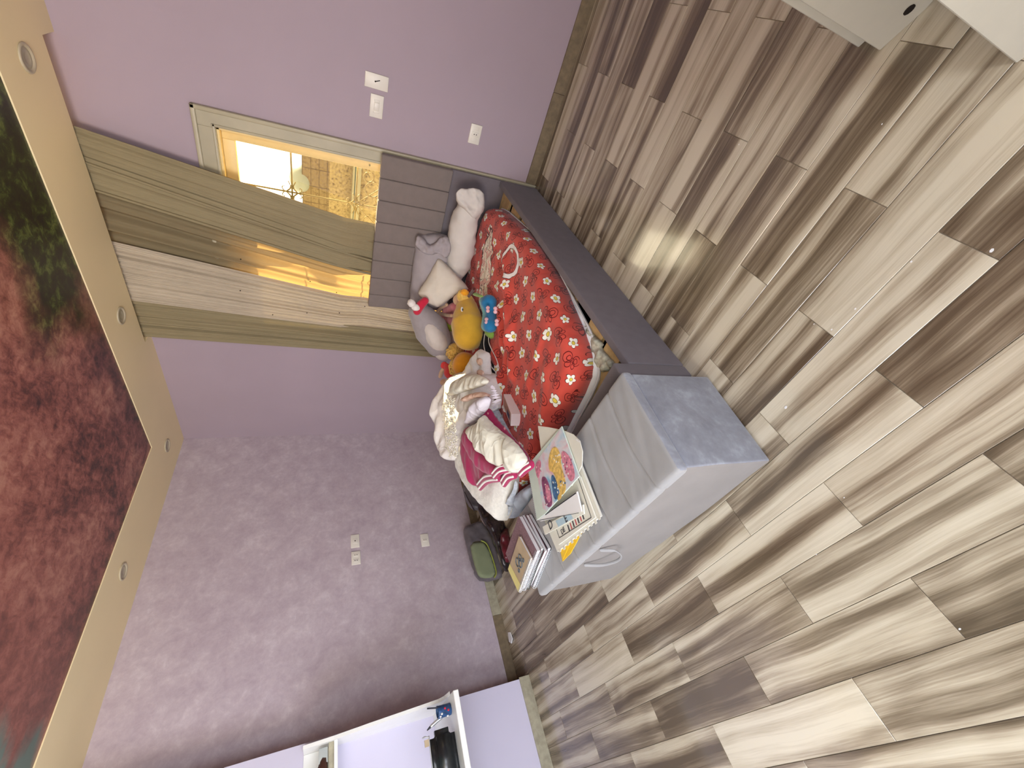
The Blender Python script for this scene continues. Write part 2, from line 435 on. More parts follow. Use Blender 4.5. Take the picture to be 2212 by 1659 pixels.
# floor: running bond of wood-look planks, each its own part
bm = bmesh.new(); box_bm(bm, (-.02, YB, -.05), (XR, .02, -.0035)); bmesh.ops.recalc_face_normals(bm, faces=bm.faces[:])
floor = struct(link('floor', bm, M['grout']))
PW, PL, Y0, X0 = .1458, .6730, -2.3947, 2.9464
cache = {}
def plank(xa, xb, ya, yb):
    key = (round(xb - xa, 3), round(yb - ya, 3))
    if key not in cache:
        bm = bmesh.new(); hx, hy = key[0] / 2 - .0009, key[1] / 2 - .0009
        box_bm(bm, (-hx, -hy, -.008), (hx, hy, 0)); bmesh.ops.bevel(bm, geom=[e for e in bm.edges if all(v.co.z > -.001 for v in e.verts)], offset=.0009, segments=1, affect='EDGES')
        bmesh.ops.recalc_face_normals(bm, faces=bm.faces[:])
        me = bpy.data.meshes.new('plank'); bm.to_mesh(me); bm.free(); me.materials.append(M['wood']); cache[key] = me
    o = bpy.data.objects.new('plank', cache[key]); COL.objects.link(o); o.parent = floor
    o.location = ((xa + xb) / 2, (ya + yb) / 2, 0); return o
for n in range(-18, 18):
    yb, ya = Y0 + n * PW, Y0 + (n - 1) * PW
    yb, ya = min(yb, 0), max(ya, YB)
    if yb - ya < .02: continue
    off = 0 if n % 2 == 0 else PL / 2
    for k in range(-7, 6):
        xa = X0 + off + k * PL; xb = xa + PL; xa, xb = max(xa, 0), min(xb, XR)
        if xb - xa < .02: continue
        plank(xa, xb, ya, yb)
def wall(name, boxes, mat):
    bm = bmesh.new()
    for lo, hi in boxes: box_bm(bm, lo, hi)
    bmesh.ops.recalc_face_normals(bm, faces=bm.faces[:]); return struct(link(name, bm, mat))
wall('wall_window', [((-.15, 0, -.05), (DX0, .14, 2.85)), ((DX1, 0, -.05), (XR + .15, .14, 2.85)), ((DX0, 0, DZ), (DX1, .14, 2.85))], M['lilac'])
wall('wall_left', [((-.15, YD, -.05), (0, 0, 2.85))], M['plaster'])
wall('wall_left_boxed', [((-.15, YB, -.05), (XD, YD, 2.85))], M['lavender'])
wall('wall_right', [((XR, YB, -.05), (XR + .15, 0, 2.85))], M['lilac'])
wall('wall_back', [((-.15, YB - .15, -.05), (XR + .15, YB, 2.85))], M['lavender'])
# ceiling: plaster border with curtain slot, print stretched inside it
SX0, SX1, SY, MX, MY, MR, MB = 1.237, 3.012, -.118, .553, -.535, 4.0, -4.45
ceil = wall('ceiling', [((-.15, SY, H), (SX0, .0, H + .12)), ((SX1, SY, H), (XR, .0, H + .12)), ((-.15, MY, H), (XR, SY, H + .12)),
    ((-.15, YB, H), (MX, MY, H + .12)), ((MR, YB, H), (XR, MY, H + .12)), ((MX, YB, H), (MR, MB, H + .12)), ((SX0 - .1, SY - .1, H + .17), (SX1 + .1, .0, H + .22))], M['cream'])
box('stretched_print', (MX - .01, MB - .01, H + .006), (MR + .01, MY + .01, H + .02), M['mural'], ceil)
# downlights
def downlight(x, y, label):
    t = thing('downlight', label, 'ceiling light', (x, y, H), 'recessed spotlights in the ceiling border')
    def rg(name, prof, mat):
        bm = bmesh.new(); rings = []
        for r, z in prof: rings.append([bm.verts.new((x + r * math.cos(a * math.pi / 14), y + r * math.sin(a * math.pi / 14), H + z)) for a in range(28)])
        for i in range(len(rings) - 1):
            for k in range(28): bm.faces.new((rings[i][k], rings[i][(k+1) % 28], rings[i+1][(k+1) % 28], rings[i+1][k]))
        bm.faces.new(rings[-1]); bmesh.ops.recalc_face_normals(bm, faces=bm.faces[:]); smooth(link(name, bm, mat, t))
    rg('trim_ring', [(.056, 0), (.058, -.003), (.055, -.007), (.048, -.008), (.043, -.003), (.042, -.001)], M['dl_ring'])
    rg('lamp_face', [(.041, -.001), (.036, -.0025), (.024, -.0045), (.022, -.003), (.008, -.003)], M['dl_face'])
M['dl_ring'] = plain('beige_trim_ring', (.50, .44, .31), .4, .5, .03); M['dl_face'] = plain('lamp_glass', (.40, .36, .25), .25, .6, .1)
downlight(2.955, -.318, 'round recessed spotlight in ceiling border right above the light switches, farthest from the corner')
downlight(1.607, -.310, 'round recessed spotlight in ceiling border in front of the left end of the curtain slot')
downlight(.308, -.325, 'round recessed spotlight in the corner of the ceiling border')
downlight(.329, -1.386, 'round recessed spotlight in ceiling border above the textured plaster wall')
# baseboards from cut tiles
def baseboard(name, segs, axis, face, mats):
    base = None
    root = bpy.data.objects.new(name, None); COL.objects.link(root); struct(root)
    for (a, b), mm in zip(segs, mats):
        a2, b2 = min(a, b) + .001, max(a, b) - .001
        if axis == 'x': lo, hi = (a2, face - .012, 0.0), (b2, face, .079)
        else: lo, hi = (face, a2, 0.0), (face + .012, b2, .079)
        box('tile', lo, hi, mm, root, bev=.0015, seg=1)
D_, L_ = M['base_dark'], M['base_light']
baseboard('baseboard_window', [(0, .6), (.6, 1.3), (2.852, 3.43), (3.43, 4.1), (4.1, XR)], 'x', 0, [L_, D_, D_, D_, L_])
baseboard('baseboard_left', [(0, -.7), (-.7, -1.37), (-1.37, -2.045), (-2.045, YD)], 'y', 0, [D_, D_, L_, D_])
baseboard('baseboard_left_boxed', [(YD + .01, -3.2), (-3.2, -3.9), (-3.9, YB)], 'y', XD, [L_, L_, D_])
# balcony door: stone architrave, aluminium leaf, glass, grille
door = bpy.data.objects.new('door_1', None); COL.objects.link(door); struct(door)
def trim_strip(name, xa, xb, za, zb, parent):
    bm = bmesh.new(); box_bm(bm, (xa, -.018, za), (xb, .0, zb))
    bmesh.ops.bevel(bm, geom=bm.edges[:], offset=.004, segments=2, affect='EDGES')
    bmesh.ops.recalc_face_normals(bm, faces=bm.faces[:]); return link(name, bm, M['stone'], parent)
trim_strip('architrave', DX1, 2.852, 0, 2.105, door); trim_strip('architrave', DX0 - .1, DX0, 0, 2.105, door)
trim_strip('architrave', DX0, DX1, DZ, 2.105, door)
box('moulding', (2.828, -.030, 0), (2.852, -.014, 2.107), M['stone'], door, bev=.005)
box('moulding', (2.758, -.024, 0), (2.772, -.014, 2.02), M['stone'], door, bev=.003)
box('moulding', (DX0 - .1, -.030, 2.083), (2.852, -.014, 2.107), M['stone'], door, bev=.005)
box('moulding', (DX0, -.024, 2.002), (2.772, -.014, 2.016), M['stone'], door, bev=.003)
box('jamb', (DX1 - .012, 0, 0), (DX1 + .001, .139, DZ), M['alu'], door); box('jamb', (DX0 - .001, 0, 0), (DX0 + .012, .139, DZ), M['alu'], door)
box('jamb', (DX0, 0, DZ - .012), (DX1, .139, DZ + .001), M['alu'], door); box('sill', (DX0, 0, 0), (DX1, .16, .02), M['alu'], door)
XM = (DX0 + DX1) / 2
for xa, xb in ((DX0 + .012, XM), (XM, DX1 - .012)):
    for a, b, c, d in ((xa, xa + .058, .02, DZ - .012), (xb - .058, xb, .02, DZ - .012), (xa + .058, xb - .058, DZ - .075, DZ - .012), (xa + .058, xb - .058, .02, .10)):
        box('leaf_stile', (a, .05, c), (b, .09, d), M['alu'], door, bev=.003)
mt, p = newmat('door_glass', .02, .5); p.inputs['Transmission Weight'].default_value = 1; p.inputs['IOR'].default_value = 1.01; setc(p, (1, 1, 1))
nt = mt.node_tree; tr = nt.nodes.new('ShaderNodeBsdfTransparent'); gl = nt.nodes.new('ShaderNodeBsdfGlossy'); gl.inputs[1].default_value = .02; fr = nt.nodes.new('ShaderNodeFresnel'); fr.inputs[0].default_value = 1.45
mx = nt.nodes.new('ShaderNodeMixShader'); mx.inputs[0].default_value = .05; nt.links.new(tr.outputs[0], mx.inputs[1]); nt.links.new(gl.outputs[0], mx.inputs[2]); nt.links.new(mx.outputs[0], nt.nodes['Material Output'].inputs[0]); M['glass'] = mt
for xa, xb in ((DX0 + .07, XM - .058), (XM + .058, DX1 - .07)): box('pane', (xa, .068, .10), (xb, .072, DZ - .075), M['glass'], door)
M['screw'] = plain('dull_screw', (.4, .34, .2), .4, .5)
sweep('screw', [(2.716, .049, 1.165), (2.716, .046, 1.165)], [.006, .006], M['screw'], door, seg=10, cap=False, n=1)
M['iron'] = plain('bronze_painted_iron', (.30, .22, .07), .5, .4)
def grille(x0, x1):
    bm = bmesh.new(); yg = .115
    def bar(pts, r=.006, **k): sweep_bm(bm, [Vector((a, yg, b)) for a, b in pts], [r, r], seg=6, n=k.get('n', 2), cap=False)
    xm = (x0 + x1) / 2
    for z in (.42, .83, 1.235, 1.635): bar([(x0, z), (x1, z)])
    bar([(xm, .1), (xm, DZ - .08)], .006)
    for z in (.42, .83, 1.235, 1.635):
        k = .035
        bar([(xm - k, z), (xm, z + k)], .0045); bar([(xm, z + k), (xm + k, z)], .0045); bar([(xm + k, z), (xm, z - k)], .0045); bar([(xm, z - k), (xm - k, z)], .0045)
        for s in (-1, 1):
            for q in (-1, 1):
                pts = [(xm + s * (.03 + .022 * a * math.cos(a * 2.6)), z + q * (.045 + .020 * a * math.sin(a * 2.6))) for a in [i / 8 * 2.2 for i in range(9)]]
                bar(pts, .0035, n=1)
    for s in (-1, 1):
        for cx, cz, r in ((xm + s * .12, 1.13, .05), (xm + s * .20, 1.16, .032), (xm + s * .06, 1.08, .03)):
            bar([(cx + r * math.cos(a * math.pi / 6), cz + r * math.sin(a * math.pi / 6)) for a in range(13)], .0035, n=1)
        bar([(xm, 1.235), (xm + s * .25, .95)], .0035)
    bmesh.ops.recalc_face_normals(bm, faces=bm.faces[:]); return smooth(link('grille', bm, M['iron'], door))
grille(DX0 + .07, XM - .058); grille(XM + .058, DX1 - .07)
# outside: balcony slab, neighbouring house
M['nb_wall'] = None
mt, p = newmat('pebble_render', .9, .1); v = geopos(); f = nz(v, 26, 5, .7)
x, y, z = xyz(v); br = ((z * 9.0).fract().lt(.08)).max((x * 4.0).fract().lt(.05)) * z.gt(1.42)
c = ramp(f, [(.36, (.045, .028, .011)), (.46, (.12, .085, .034)), (.7, (.17, .125, .052))]); c = mixc(z.gt(1.42) * .55, c, (.045, .027, .012)); c = mixc(br * .6, c, (.02, .012, .006)); setc(p, c); M['nb_wall'] = mt
M['nb_ledge'] = plain('pale_ledge', (.12, .10, .05), .8, .2); M['nb_strip'] = plain('grey_green_ledge', (.055, .06, .035), .8, .2, .2, scale=40)
nb = thing('neighbouring_house', 'neighbouring rendered house wall with a pale ledge seen through the balcony door glass', 'building', (0.5, 4.0, -3))
box('wall_panel', (-3.0, 4.0, 1.10), (4.2, 4.3, 1.79), M['nb_wall'], nb); box('wall_panel', (-3.0, 3.9, -3.0), (4.2, 4.3, .985), M['nb_wall'], nb)
box('ledge', (-3.0, 3.88, 1.035), (4.2, 4.3, 1.075), M['nb_strip'], nb); box('ledge', (-3.0, 3.86, 1.075), (4.2, 4.3, 1.10), M['nb_ledge'], nb); box('ledge', (-3.0, 3.86, .985), (4.2, 4.3, 1.035), M['nb_ledge'], nb)
wt = ell('water_tank', (1.02, 4.15, 1.80), (.20, .20, .17), plain('grey_tank', (.09, .09, .055), .6), sub=3); tag(wt, 'grey domed tank top showing above the neighbouring wall', 'tank')
bal = box('balcony_floor', (.8, .14, -.12), (3.6, 1.3, -.01), plain('pale_balcony_tile', (.62, .55, .42), .5), None); struct(bal)
blocker = box('sun_block_slab', (2.98, .14, 2.30), (4.6, 1.86, 2.42), M['nb_ledge'], None); struct(blocker)  # added slab out of view, blocks sun that would patch the floor
# ------------------------------------------------------------------ sockets and switches
def plate(label, cat, name, wl, a, z, w_, h_, kind, yaw=0):
    """wl 'W' on window wall at x=a, 'L' on left wall at y=a"""
    t = thing(name, label, cat, (a, 0, z) if wl == 'W' else (0, a, z), 'wall plates on the window wall' if wl == 'W' else 'wall plates on the plaster wall')
    if wl == 'W': Mx = Matrix.Translation((a, 0, z)) @ Matrix(((1, 0, 0, 0), (0, -1, 0, 0), (0, 0, 1, 0), (0, 0, 0, 1)))   # local y = out of the wall
    else: Mx = Matrix.Translation((0, a, z)) @ Matrix(((0, 1, 0, 0), (1, 0, 0, 0), (0, 0, 1, 0), (0, 0, 0, 1)))
    def bx(n, cx, cz, ww, hh, d0, d1, mat, bev): 
        return box(n, (cx - ww/2, d0, cz - hh/2), (cx + ww/2, d1, cz + hh/2), mat, t, bev=bev, M=Mx)
    bx('cover', 0, 0, w_, h_, 0, .008, M['plate'], .003)
    def hole(cx, cz, r=.0032):
        bm = bmesh.new(); sweep_bm(bm, [Vector((cx, .0085, cz)), Vector((cx, .0125, cz))], [r, r], seg=10, cap=False, n=1)
        for vv in bm.verts: vv.co = Mx @ vv.co
        bmesh.ops.recalc_face_normals(bm, faces=bm.faces[:]); link('pin_hole', bm, M['hole'], t)
    if kind == 'blank':
        hole(0, .008, .004); sweep('cord_stub', [Mx @ Vector((0, .008, .008)), Mx @ Vector((.004, .014, 0)), Mx @ Vector((.010, .012, -.016))], [.002, .002], M['hole'], t, seg=6)
    elif kind == 'switch':
        bx('rocker', 0, 0, .042, .030, .006, .013, M['plate'], .002); bx('insert', .030, 0, .012, .034, .006, .010, M['plate'], .002); bx('insert', -.030, 0, .012, .034, .006, .010, M['plate'], .002)
    elif kind == 'socket3':
        bx('socket', 0, 0, .026, .045, .006, .011, M['plate'], .002); bx('insert', .034, 0, .022, .036, .006, .010, M['plate'], .002); bx('insert', -.034, 0, .022, .036, .006, .010, M['plate'], .002)
        hole(0, .008); hole(0, -.008)
    elif kind == 'one': bx('insert', 0, 0, .05, .04, .006, .010, M['plate'], .002); hole(0, 0, .005)
    elif kind == 'double':
        for s in (-1, 1):
            bx('socket', s * .024, 0, .030, .045, .006, .010, M['plate'], .002); hole(s * .024, .009); hole(s * .024, -.009)
    elif kind == 'pair': bx('socket', 0, 0, .03, .045, .006, .010, M['plate'], .002); hole(0, .009); hole(0, -.009)
plate('white upright blank wall plate with a short dark wire stub, beside the light switch', 'wall plate', 'blank_plate', 'W', 3.196, 1.165, .076, .131, 'blank')
plate('white light switch plate with one rocker on the lilac wall beside the door', 'switch', 'light_switch', 'W', 3.072, 1.155, .122, .076, 'switch')
plate('white socket plate low on the lilac wall, right of the bed', 'socket', 'wall_socket', 'W', 3.069, .529, .117, .076, 'socket3')
plate('white plate with a single round hole on the plaster wall, next to the double socket', 'wall plate', 'antenna_plate', 'L', -1.218, 1.148, .121, .072, 'one')
plate('white double socket plate with four pin holes on the plaster wall', 'socket', 'wall_socket', 'L', -1.370, 1.145, .117, .073, 'double')
plate('white socket plate low on the plaster wall above the bags', 'socket', 'wall_socket', 'L', -1.295, .547, .122, .074, 'pair')

# ================================================================== curtains in the ceiling slot
def drape(name, mat, xt, xb, zt, zb, yb, amp, folds, shear=0.0, nu=150, nv=46, thick=.0025, seed=0, amp_low=None, zc=1.12, ylow=None, curve=0.0, parent=None):
    bm = bmesh.new(); G = []
    for j in range(nv + 1):
        t = j / nv; z = zt + (zb - zt) * t; row = []
        a_ = amp; yy = yb
        if amp_low is not None:
            k = max(0, min(1, (zc + .18 - z) / .18)); a_ = amp * (1 - k) + amp_low * k
            if ylow is not None: yy = yb * (1 - k) + ylow * k
        for i in range(nu + 1):
            s = i / nu
            x = (xt[0] + (xt[1] - xt[0]) * s) * (1 - t) + (xb[0] + (xb[1] - xb[0]) * s) * t + curve * math.sin(math.pi * t) * s
            ph = s * folds * 2 * math.pi + shear * t + 1.7 * noise.noise(Vector((s * 3.1, t * .8, seed)))
            am = a_ * (.55 + .7 * abs(noise.noise(Vector((s * 4.3 + 5, t * .7, seed + 3)))) * 2)
            y = yy + am * (math.sin(ph) * .7 + .35 * math.sin(ph * 2.3 + seed)) + .002 * noise.noise(Vector((s * 40, t * 3, seed)))
            row.append(bm.verts.new((x, max(-.112, min(-.004 if yy > -.06 else -.02, y)), z)))
        G.append(row)
    for j in range(nv):
        for i in range(nu): bm.faces.new((G[j][i], G[j][i+1], G[j+1][i+1], G[j+1][i]))
    return smooth(link(name, bm, mat, parent))
dA = drape('long_curtain', M['drape'], (1.985, 2.62), (1.53, 2.16), 2.66, .06, -.056, .034, 4.2, 2.6, nu=170, seed=2, amp_low=.010, ylow=-.030)
tag(dA, 'wide olive taupe curtain swept behind the headboard and lit from behind by the balcony door', 'curtain', 'curtains over the balcony door')
drape('folded_edge', M['drape_thick'], (2.47, 2.645), (1.83, 2.165), 2.66, .06, -.096, .012, 1.3, -1.2, nu=90, seed=5, amp_low=.006, ylow=-.036, parent=dA)
drape('folded_edge', M['drape_thick'], (2.32, 2.50), (1.74, 1.90), 2.66, .06, -.092, .012, 1.0, -1.0, nu=70, seed=8, amp_low=.005, ylow=-.034, parent=dA)
for top, bot, yh in ((2.47, 1.83, -.098), (2.32, 1.74, -.094)):
    sweep('hem', [(top + (bot - top) * k_ / 6, yh if k_ < 4 else -.044, 2.66 + (.06 - 2.66) * k_ / 6) for k_ in range(7)], [.007, .010, .009, .008, .007], M['drape_thick'], dA, seg=10, cap=False, n=4)
dB = drape('long_curtain', M['sheer'], (1.545, 2.0), (1.36, 1.56), 2.66, .06, -.078, .016, 9.0, 1.0, nu=240, seed=11, amp_low=.012, ylow=-.034, zc=1.12)
tag(dB, 'pale oatmeal curtain with fine pleats hanging between two olive curtains left of the headboard', 'curtain', 'curtains over the balcony door')
dC = drape('long_curtain', M['drape_thick'], (1.25, 1.57), (1.16, 1.40), 2.66, .06, -.070, .022, 4.0, .8, nu=130, seed=15)
tag(dC, 'narrow bunched olive curtain at the left end of the slot, nearest the room corner', 'curtain', 'curtains over the balcony door')
bm = bmesh.new()
for px, py in ((519, 628), (589, 680), (663, 676), (727, 632), (733, 676), (788, 662), (520, 560), (670, 608)):
    c = aty(px, py, -.098); bmesh.ops.create_icosphere(bm, subdivisions=1, radius=.0045, matrix=Matrix.Translation(c))
o = link('dot', bm, M['hole'], dB); o['kind'] = 'stuff'

# ================================================================== bed
bed = thing('bed', 'dark grey upholstered single bed with a channelled headboard and pine slats', 'bed', (2.28, -1.05, 0))
BX0, BX1 = 1.72, 2.842
edges = [BX0, 1.815, 1.963, 2.108, 2.256, 2.403, 2.554, 2.697, BX1]
edges[0] = 1.70
for a, b in zip(edges[:-1], edges[1:]): box('channel', (a + .0006, -.102, .645), (b - .0006, -.05, 1.108), M['grey_head'], bed, bev=.010, seg=3)
box('lower_panel', (1.705, -.075, .0), (BX1, -.05, .66), M['grey_up'], bed, bev=.004)
for xa, xb in ((2.805, BX1), (1.705, 1.742)): box('side_rail', (xa, -2.028, .004), (xb, -.076, .300), M['grey_up'], bed, bev=.006, seg=3)
box('footboard', (1.705, -2.094, .004), (BX1, -2.030, .378), M['grey_up'], bed, bev=.008, seg=3)
for ya, yb in ((-.25, -.085), (-.48, -.32), (-.68, -.53), (-.87, -.74), (-1.05, -.92), (-1.215, -1.09), (-1.467, -1.335), (-1.771, -1.636), (-1.937, -1.811)):
    box('slat', (1.745, ya, .236), (2.802, yb, .257), M['slat'], bed, bev=.0015, seg=1)
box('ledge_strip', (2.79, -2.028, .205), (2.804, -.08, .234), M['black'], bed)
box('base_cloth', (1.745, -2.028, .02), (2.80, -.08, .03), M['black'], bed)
# mattress and fitted sheet with a bulging side
sil = [at(1093, 452, .27), at(1125, 480, .27), at(1152, 503, .27), at(1185, 545, .27), at(1215, 600, .27), at(1250, 665, .27), at(1283, 730, .27), at(1296, 785, .27), at(1291, 830, .27), at(1240, 925, .27), Vector((1.95, -1.96, .27)), Vector((1.62, -1.94, .27)), Vector((1.60, -1.0, .27)), Vector((1.62, -.13, .27)), Vector((2.3, -.11, .27)), Vector((2.66, -.125, .27))]
for q in sil: q.z = .262
M['matt'] = fabric('white_mattress_ticking', (.74, .76, .80), .85, .05, 20, .2, 500)
matt = puffy('mattress', [q + (Vector((2.2, -1.0, 0)) - q).normalized() * -.004 for q in sil], (0, 0, 1), .022, M['matt'], res=.03, edge=.016, wr=0, smo=1, power=.5)
tag(matt, 'thin white mattress lying shifted over the slats under the red sheet', 'mattress')
sweep('piping', [q + Vector((0, 0, .008)) + (q - Vector((2.2, -1.0, .262))).normalized() * -.002 for q in chaikin(sil, 1) + [chaikin(sil, 1)[0]]], [.005, .005], M['matt'], matt, seg=8, cap=False, n=3)
def fold(W):
    z = 0
    for (ax, ay, bx_, by_, wd, hh) in ((2.52, -.93, 2.20, -1.42, .035, .022), (2.60, -.80, 2.52, -1.02, .03, .018), (2.36, -.95, 2.22, -1.20, .03, .02), (2.42, -1.20, 2.05, -1.32, .03, .018), (2.3, -1.6, 2.6, -1.55, .02, .010), (2.1, -1.1, 2.0, -1.5, .04, .015), (2.5, -1.7, 2.3, -1.85, .03, .01), (2.46, -.55, 2.62, -.75, .03, .012), (2.3, -.6, 2.5, -.95, .022, .012)):
        d = seg_dist(Vector((W.x, W.y)), Vector((ax, ay)), Vector((bx_, by_))); z += 1.5 * hh * math.exp(-(d / wd) ** 2)
    return z + .008 * noise.noise(Vector((W.x * 5, W.y * 5, 2)))
def sh_in(q): return .001 if q.y > -1.40 else (.010 if q.y > -1.55 else .027)
sheet = puffy('bed_sheet', [q * 1.0 + (Vector((2.2, -1.0, .262)) - q).normalized() * sh_in(q) + Vector((0, 0, .008 if q.y > -1.4 else .022)) for q in sil], (0, 0, 1), .128, M['print'], res=.016, edge=.06, wr=.008, wf=11, seed=4, smo=1, power=.36, base=lambda W: fold(W) * min(1, max(0, (min(seg_dist(Vector((W.x, W.y)), Vector((a.x, a.y)), Vector((b.x, b.y))) for a, b in zip(sil, sil[1:])) - .02) / .1)))
tag(sheet, 'rumpled red sheet printed with white daisies and outlined bows on the mattress', 'bed sheet')

# ================================================================== storage bench at the foot of the bed
CA = math.atan2(-.082, 1.165)
ex = Vector((math.cos(-CA), -math.sin(-CA), 0)) if False else Vector((-1.165, .082, 0)).normalized()   # from right end towards left end
ey = Vector((-ex.y, ex.x, 0)); ey = ey if ey.y > 0 else -ey
CO = Vector((2.868, -2.548, 0)); CL, CDp = 1.155, .40
def cpt(s, t, z): return CO + ex * s + ey * t + Vector((0, 0, z))
chest = thing('storage_bench', 'grey blue velvet storage bench with a quilted lid at the foot of the bed', 'bench', cpt(CL/2, CDp/2, 0))
bm = bmesh.new(); ns, ntt = 40, 14
def shell(bm, s0, s1, t0, t1, z0, z1, rad, fn, ns=48, nt_=16, nz_=6):
    """box shell with rounded vertical corners; fn(s,t,z) displaces"""
    bmesh.ops.create_cube(bm, size=1)
    for v in bm.verts: v.co = Vector((s0 + (v.co.x + .5) * (s1 - s0), t0 + (v.co.y + .5) * (t1 - t0), z0 + (v.co.z + .5) * (z1 - z0)))
    bmesh.ops.bevel(bm, geom=bm.edges[:], offset=rad, segments=4, affect='EDGES', profile=.5)
    for ax, n, lo, hi in ((0, ns, s0, s1), (1, nt_, t0, t1), (2, nz_, z0, z1)):
        for k in range(1, n):
            c = lo + (hi - lo) * k / n; co = [0, 0, 0]; no = [0, 0, 0]; co[ax] = c; no[ax] = 1
            bmesh.ops.bisect_plane(bm, geom=bm.verts[:] + bm.edges[:] + bm.faces[:], plane_co=co, plane_no=no)
    for v in bm.verts: v.co = cpt(*fn(v.co.x, v.co.y, v.co.z))
    bmesh.ops.recalc_face_normals(bm, faces=bm.faces[:])
bm = bmesh.new()
shell(bm, .004, CL - .004, .004, CDp, .004, .392, .010, lambda s, t, z: (s, t - .006 * math.sin(math.pi * s / CL) * (1 if t < .05 else 0) + .003 * noise.noise(Vector((s * 4, z * 6, t * 3))), z), 40, 4, 6)
ob_ = smooth(link('body', bm, [M['velvet'], M['velvet_front']], chest))
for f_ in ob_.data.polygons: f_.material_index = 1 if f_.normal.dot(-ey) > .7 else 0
seams = [.118, .268, .412, .560, .705, .850, 1.0]
def lidf(s, t, z):
    if z > .405:
        k = (z - .405) / .034; g = 0
        for q in seams:
            d = abs(s - (q + .018 * math.sin(t * 9))); g = max(g, math.exp(-(d / .006) ** 2))
        e = min(1, max(0, (min(s, CL - s)) / .03))
        n_ = noise.noise(Vector((s * 22 + t * 9, t * 4, 1))) * .004 + noise.noise(Vector((s * 7, t * 7, 5))) * .005
        z = z + k * (-.009 * g * e + n_ * e * min(1, max(0, min(t, CDp - t) / .05)))
    if t < .02:
        g = max(math.exp(-(abs(s - q) / .006) ** 2) for q in seams); t += .006 * g * (1 if z > .40 else .3)
    return (s, t, z)
bm = bmesh.new(); shell(bm, -.004, CL + .004, -.008, CDp + .004, .3925, .439, .016, lidf, 190, 30, 3)
for f in bm.faces: f.material_index = 0
ob_ = smooth(link('lid', bm, [M['velvet_top'], M['velvet']], chest))
for f_ in ob_.data.polygons: f_.material_index = 1 if f_.normal.dot(-ex) > .75 else 0
pc = [cpt(.60, -.010, .385), cpt(.585, -.028, .330), cpt(.62, -.040, .290), cpt(.67, -.042, .283), cpt(.735, -.030, .315), cpt(.765, -.010, .375)]
sweep('pull_loop', pc, [.0065, .0065], M['velvet_top'], chest, seg=10, flat=.45, n=6)

# ================================================================== pillows and things along the head of the bed
M['pil_w'] = fabric('white_pillowcase', (.62, .575, .53), .9, .04, 12, .12, 500, .1)
M['pil_g'] = fabric('mauve_grey_pillowcase', (.36, .32, .33), .9, .06, 14, .12, 500, .1)
M['pil_c'] = fabric('cream_cushion_cloth', (.66, .60, .51), .9, .04, 14, .15, 400, .1)
def zplane(px, z): return [at(a, b, z) for a, b in px]
# rolled white pillow
a, b = aty(1012, 452, -.19), aty(983, 588, -.21)
def curly(c0, c1, r, name='pillow'):
    bm = bmesh.new(); P = [c0.lerp(c1, i / 6) + Vector((0, 0, .012 * math.sin(i))) for i in range(7)]
    sweep_bm(bm, P, [r * .88, r * .98, r, r * 1.02, r, r * .92, r * .75], seg=30, flat=.95, lump=.012, seed=3, n=6)
    bmesh.ops.recalc_face_normals(bm, faces=bm.faces[:]); return smooth(link(name, bm, M['pil_w'], None))
p1 = curly(a, b, .104); tag(p1, 'white pillow rolled up, lying at the headboard on the open right side of the bed', 'pillow')
e0 = a + (a - b).normalized() * .03
puffy('case_flap', [aty(984, 412, e0.y - .05), aty(1010, 407, e0.y - .05), aty(1045, 410, e0.y - .05), aty(1048, 445, e0.y - .06), aty(1042, 462, e0.y - .07), aty(1022, 478, e0.y - .09), aty(1008, 455, e0.y - .09), aty(986, 440, e0.y - .06)], FWD * -1, .035, M['pil_w'], p1, res=.009, edge=.02, wr=.02, wf=26, seed=8, back=.02)
# grey pillow against headboard
NP = Vector((.15, -1, .42)).normalized(); PP = Vector((2.05, -.23, .55))
p2 = puffy('pillow', [onp(x_, y_, PP, NP) for x_, y_ in ((899, 508), (930, 503), (962, 506), (972, 515), (972, 600), (975, 655), (935, 668), (890, 672), (884, 640), (888, 600), (893, 555))], NP, .085, M['pil_g'], None, res=.016, edge=.14, wr=.014, wf=11, seed=21, back=.03, stretch=(60, 2.0))
tag(p2, 'mauve grey pillow leaning on the headboard behind the white square cushion', 'pillow')
puffy('case_flap', [onp(x_, y_, PP + NP * .075, NP) for x_, y_ in ((899, 506), (915, 512), (926, 530), (940, 524), (950, 512), (966, 508), (975, 528), (972, 550), (962, 560), (950, 545), (932, 552), (910, 545), (896, 530))], NP, .028, M['pil_g'], p2, res=.010, edge=.02, wr=.025, wf=24, seed=9, back=.01)
NP2 = Vector((.42, -.8, .62)).normalized(); PP2 = Vector((2.03, -.42, .55))
p3 = puffy('cushion', [onp(x_, y_, PP2, NP2) for x_, y_ in ((949, 556), (956, 563), (985, 592), (1013, 622), (1008, 628), (980, 640), (948, 664), (940, 662), (920, 652), (903, 635), (905, 628), (925, 598), (944, 562))], NP2, .075, M['pil_c'], None, res=.014, edge=.11, wr=.007, wf=12, seed=31, back=.03, smo=1)
tag(p3, 'small cream square cushion set on its corner against the grey pillow', 'cushion')

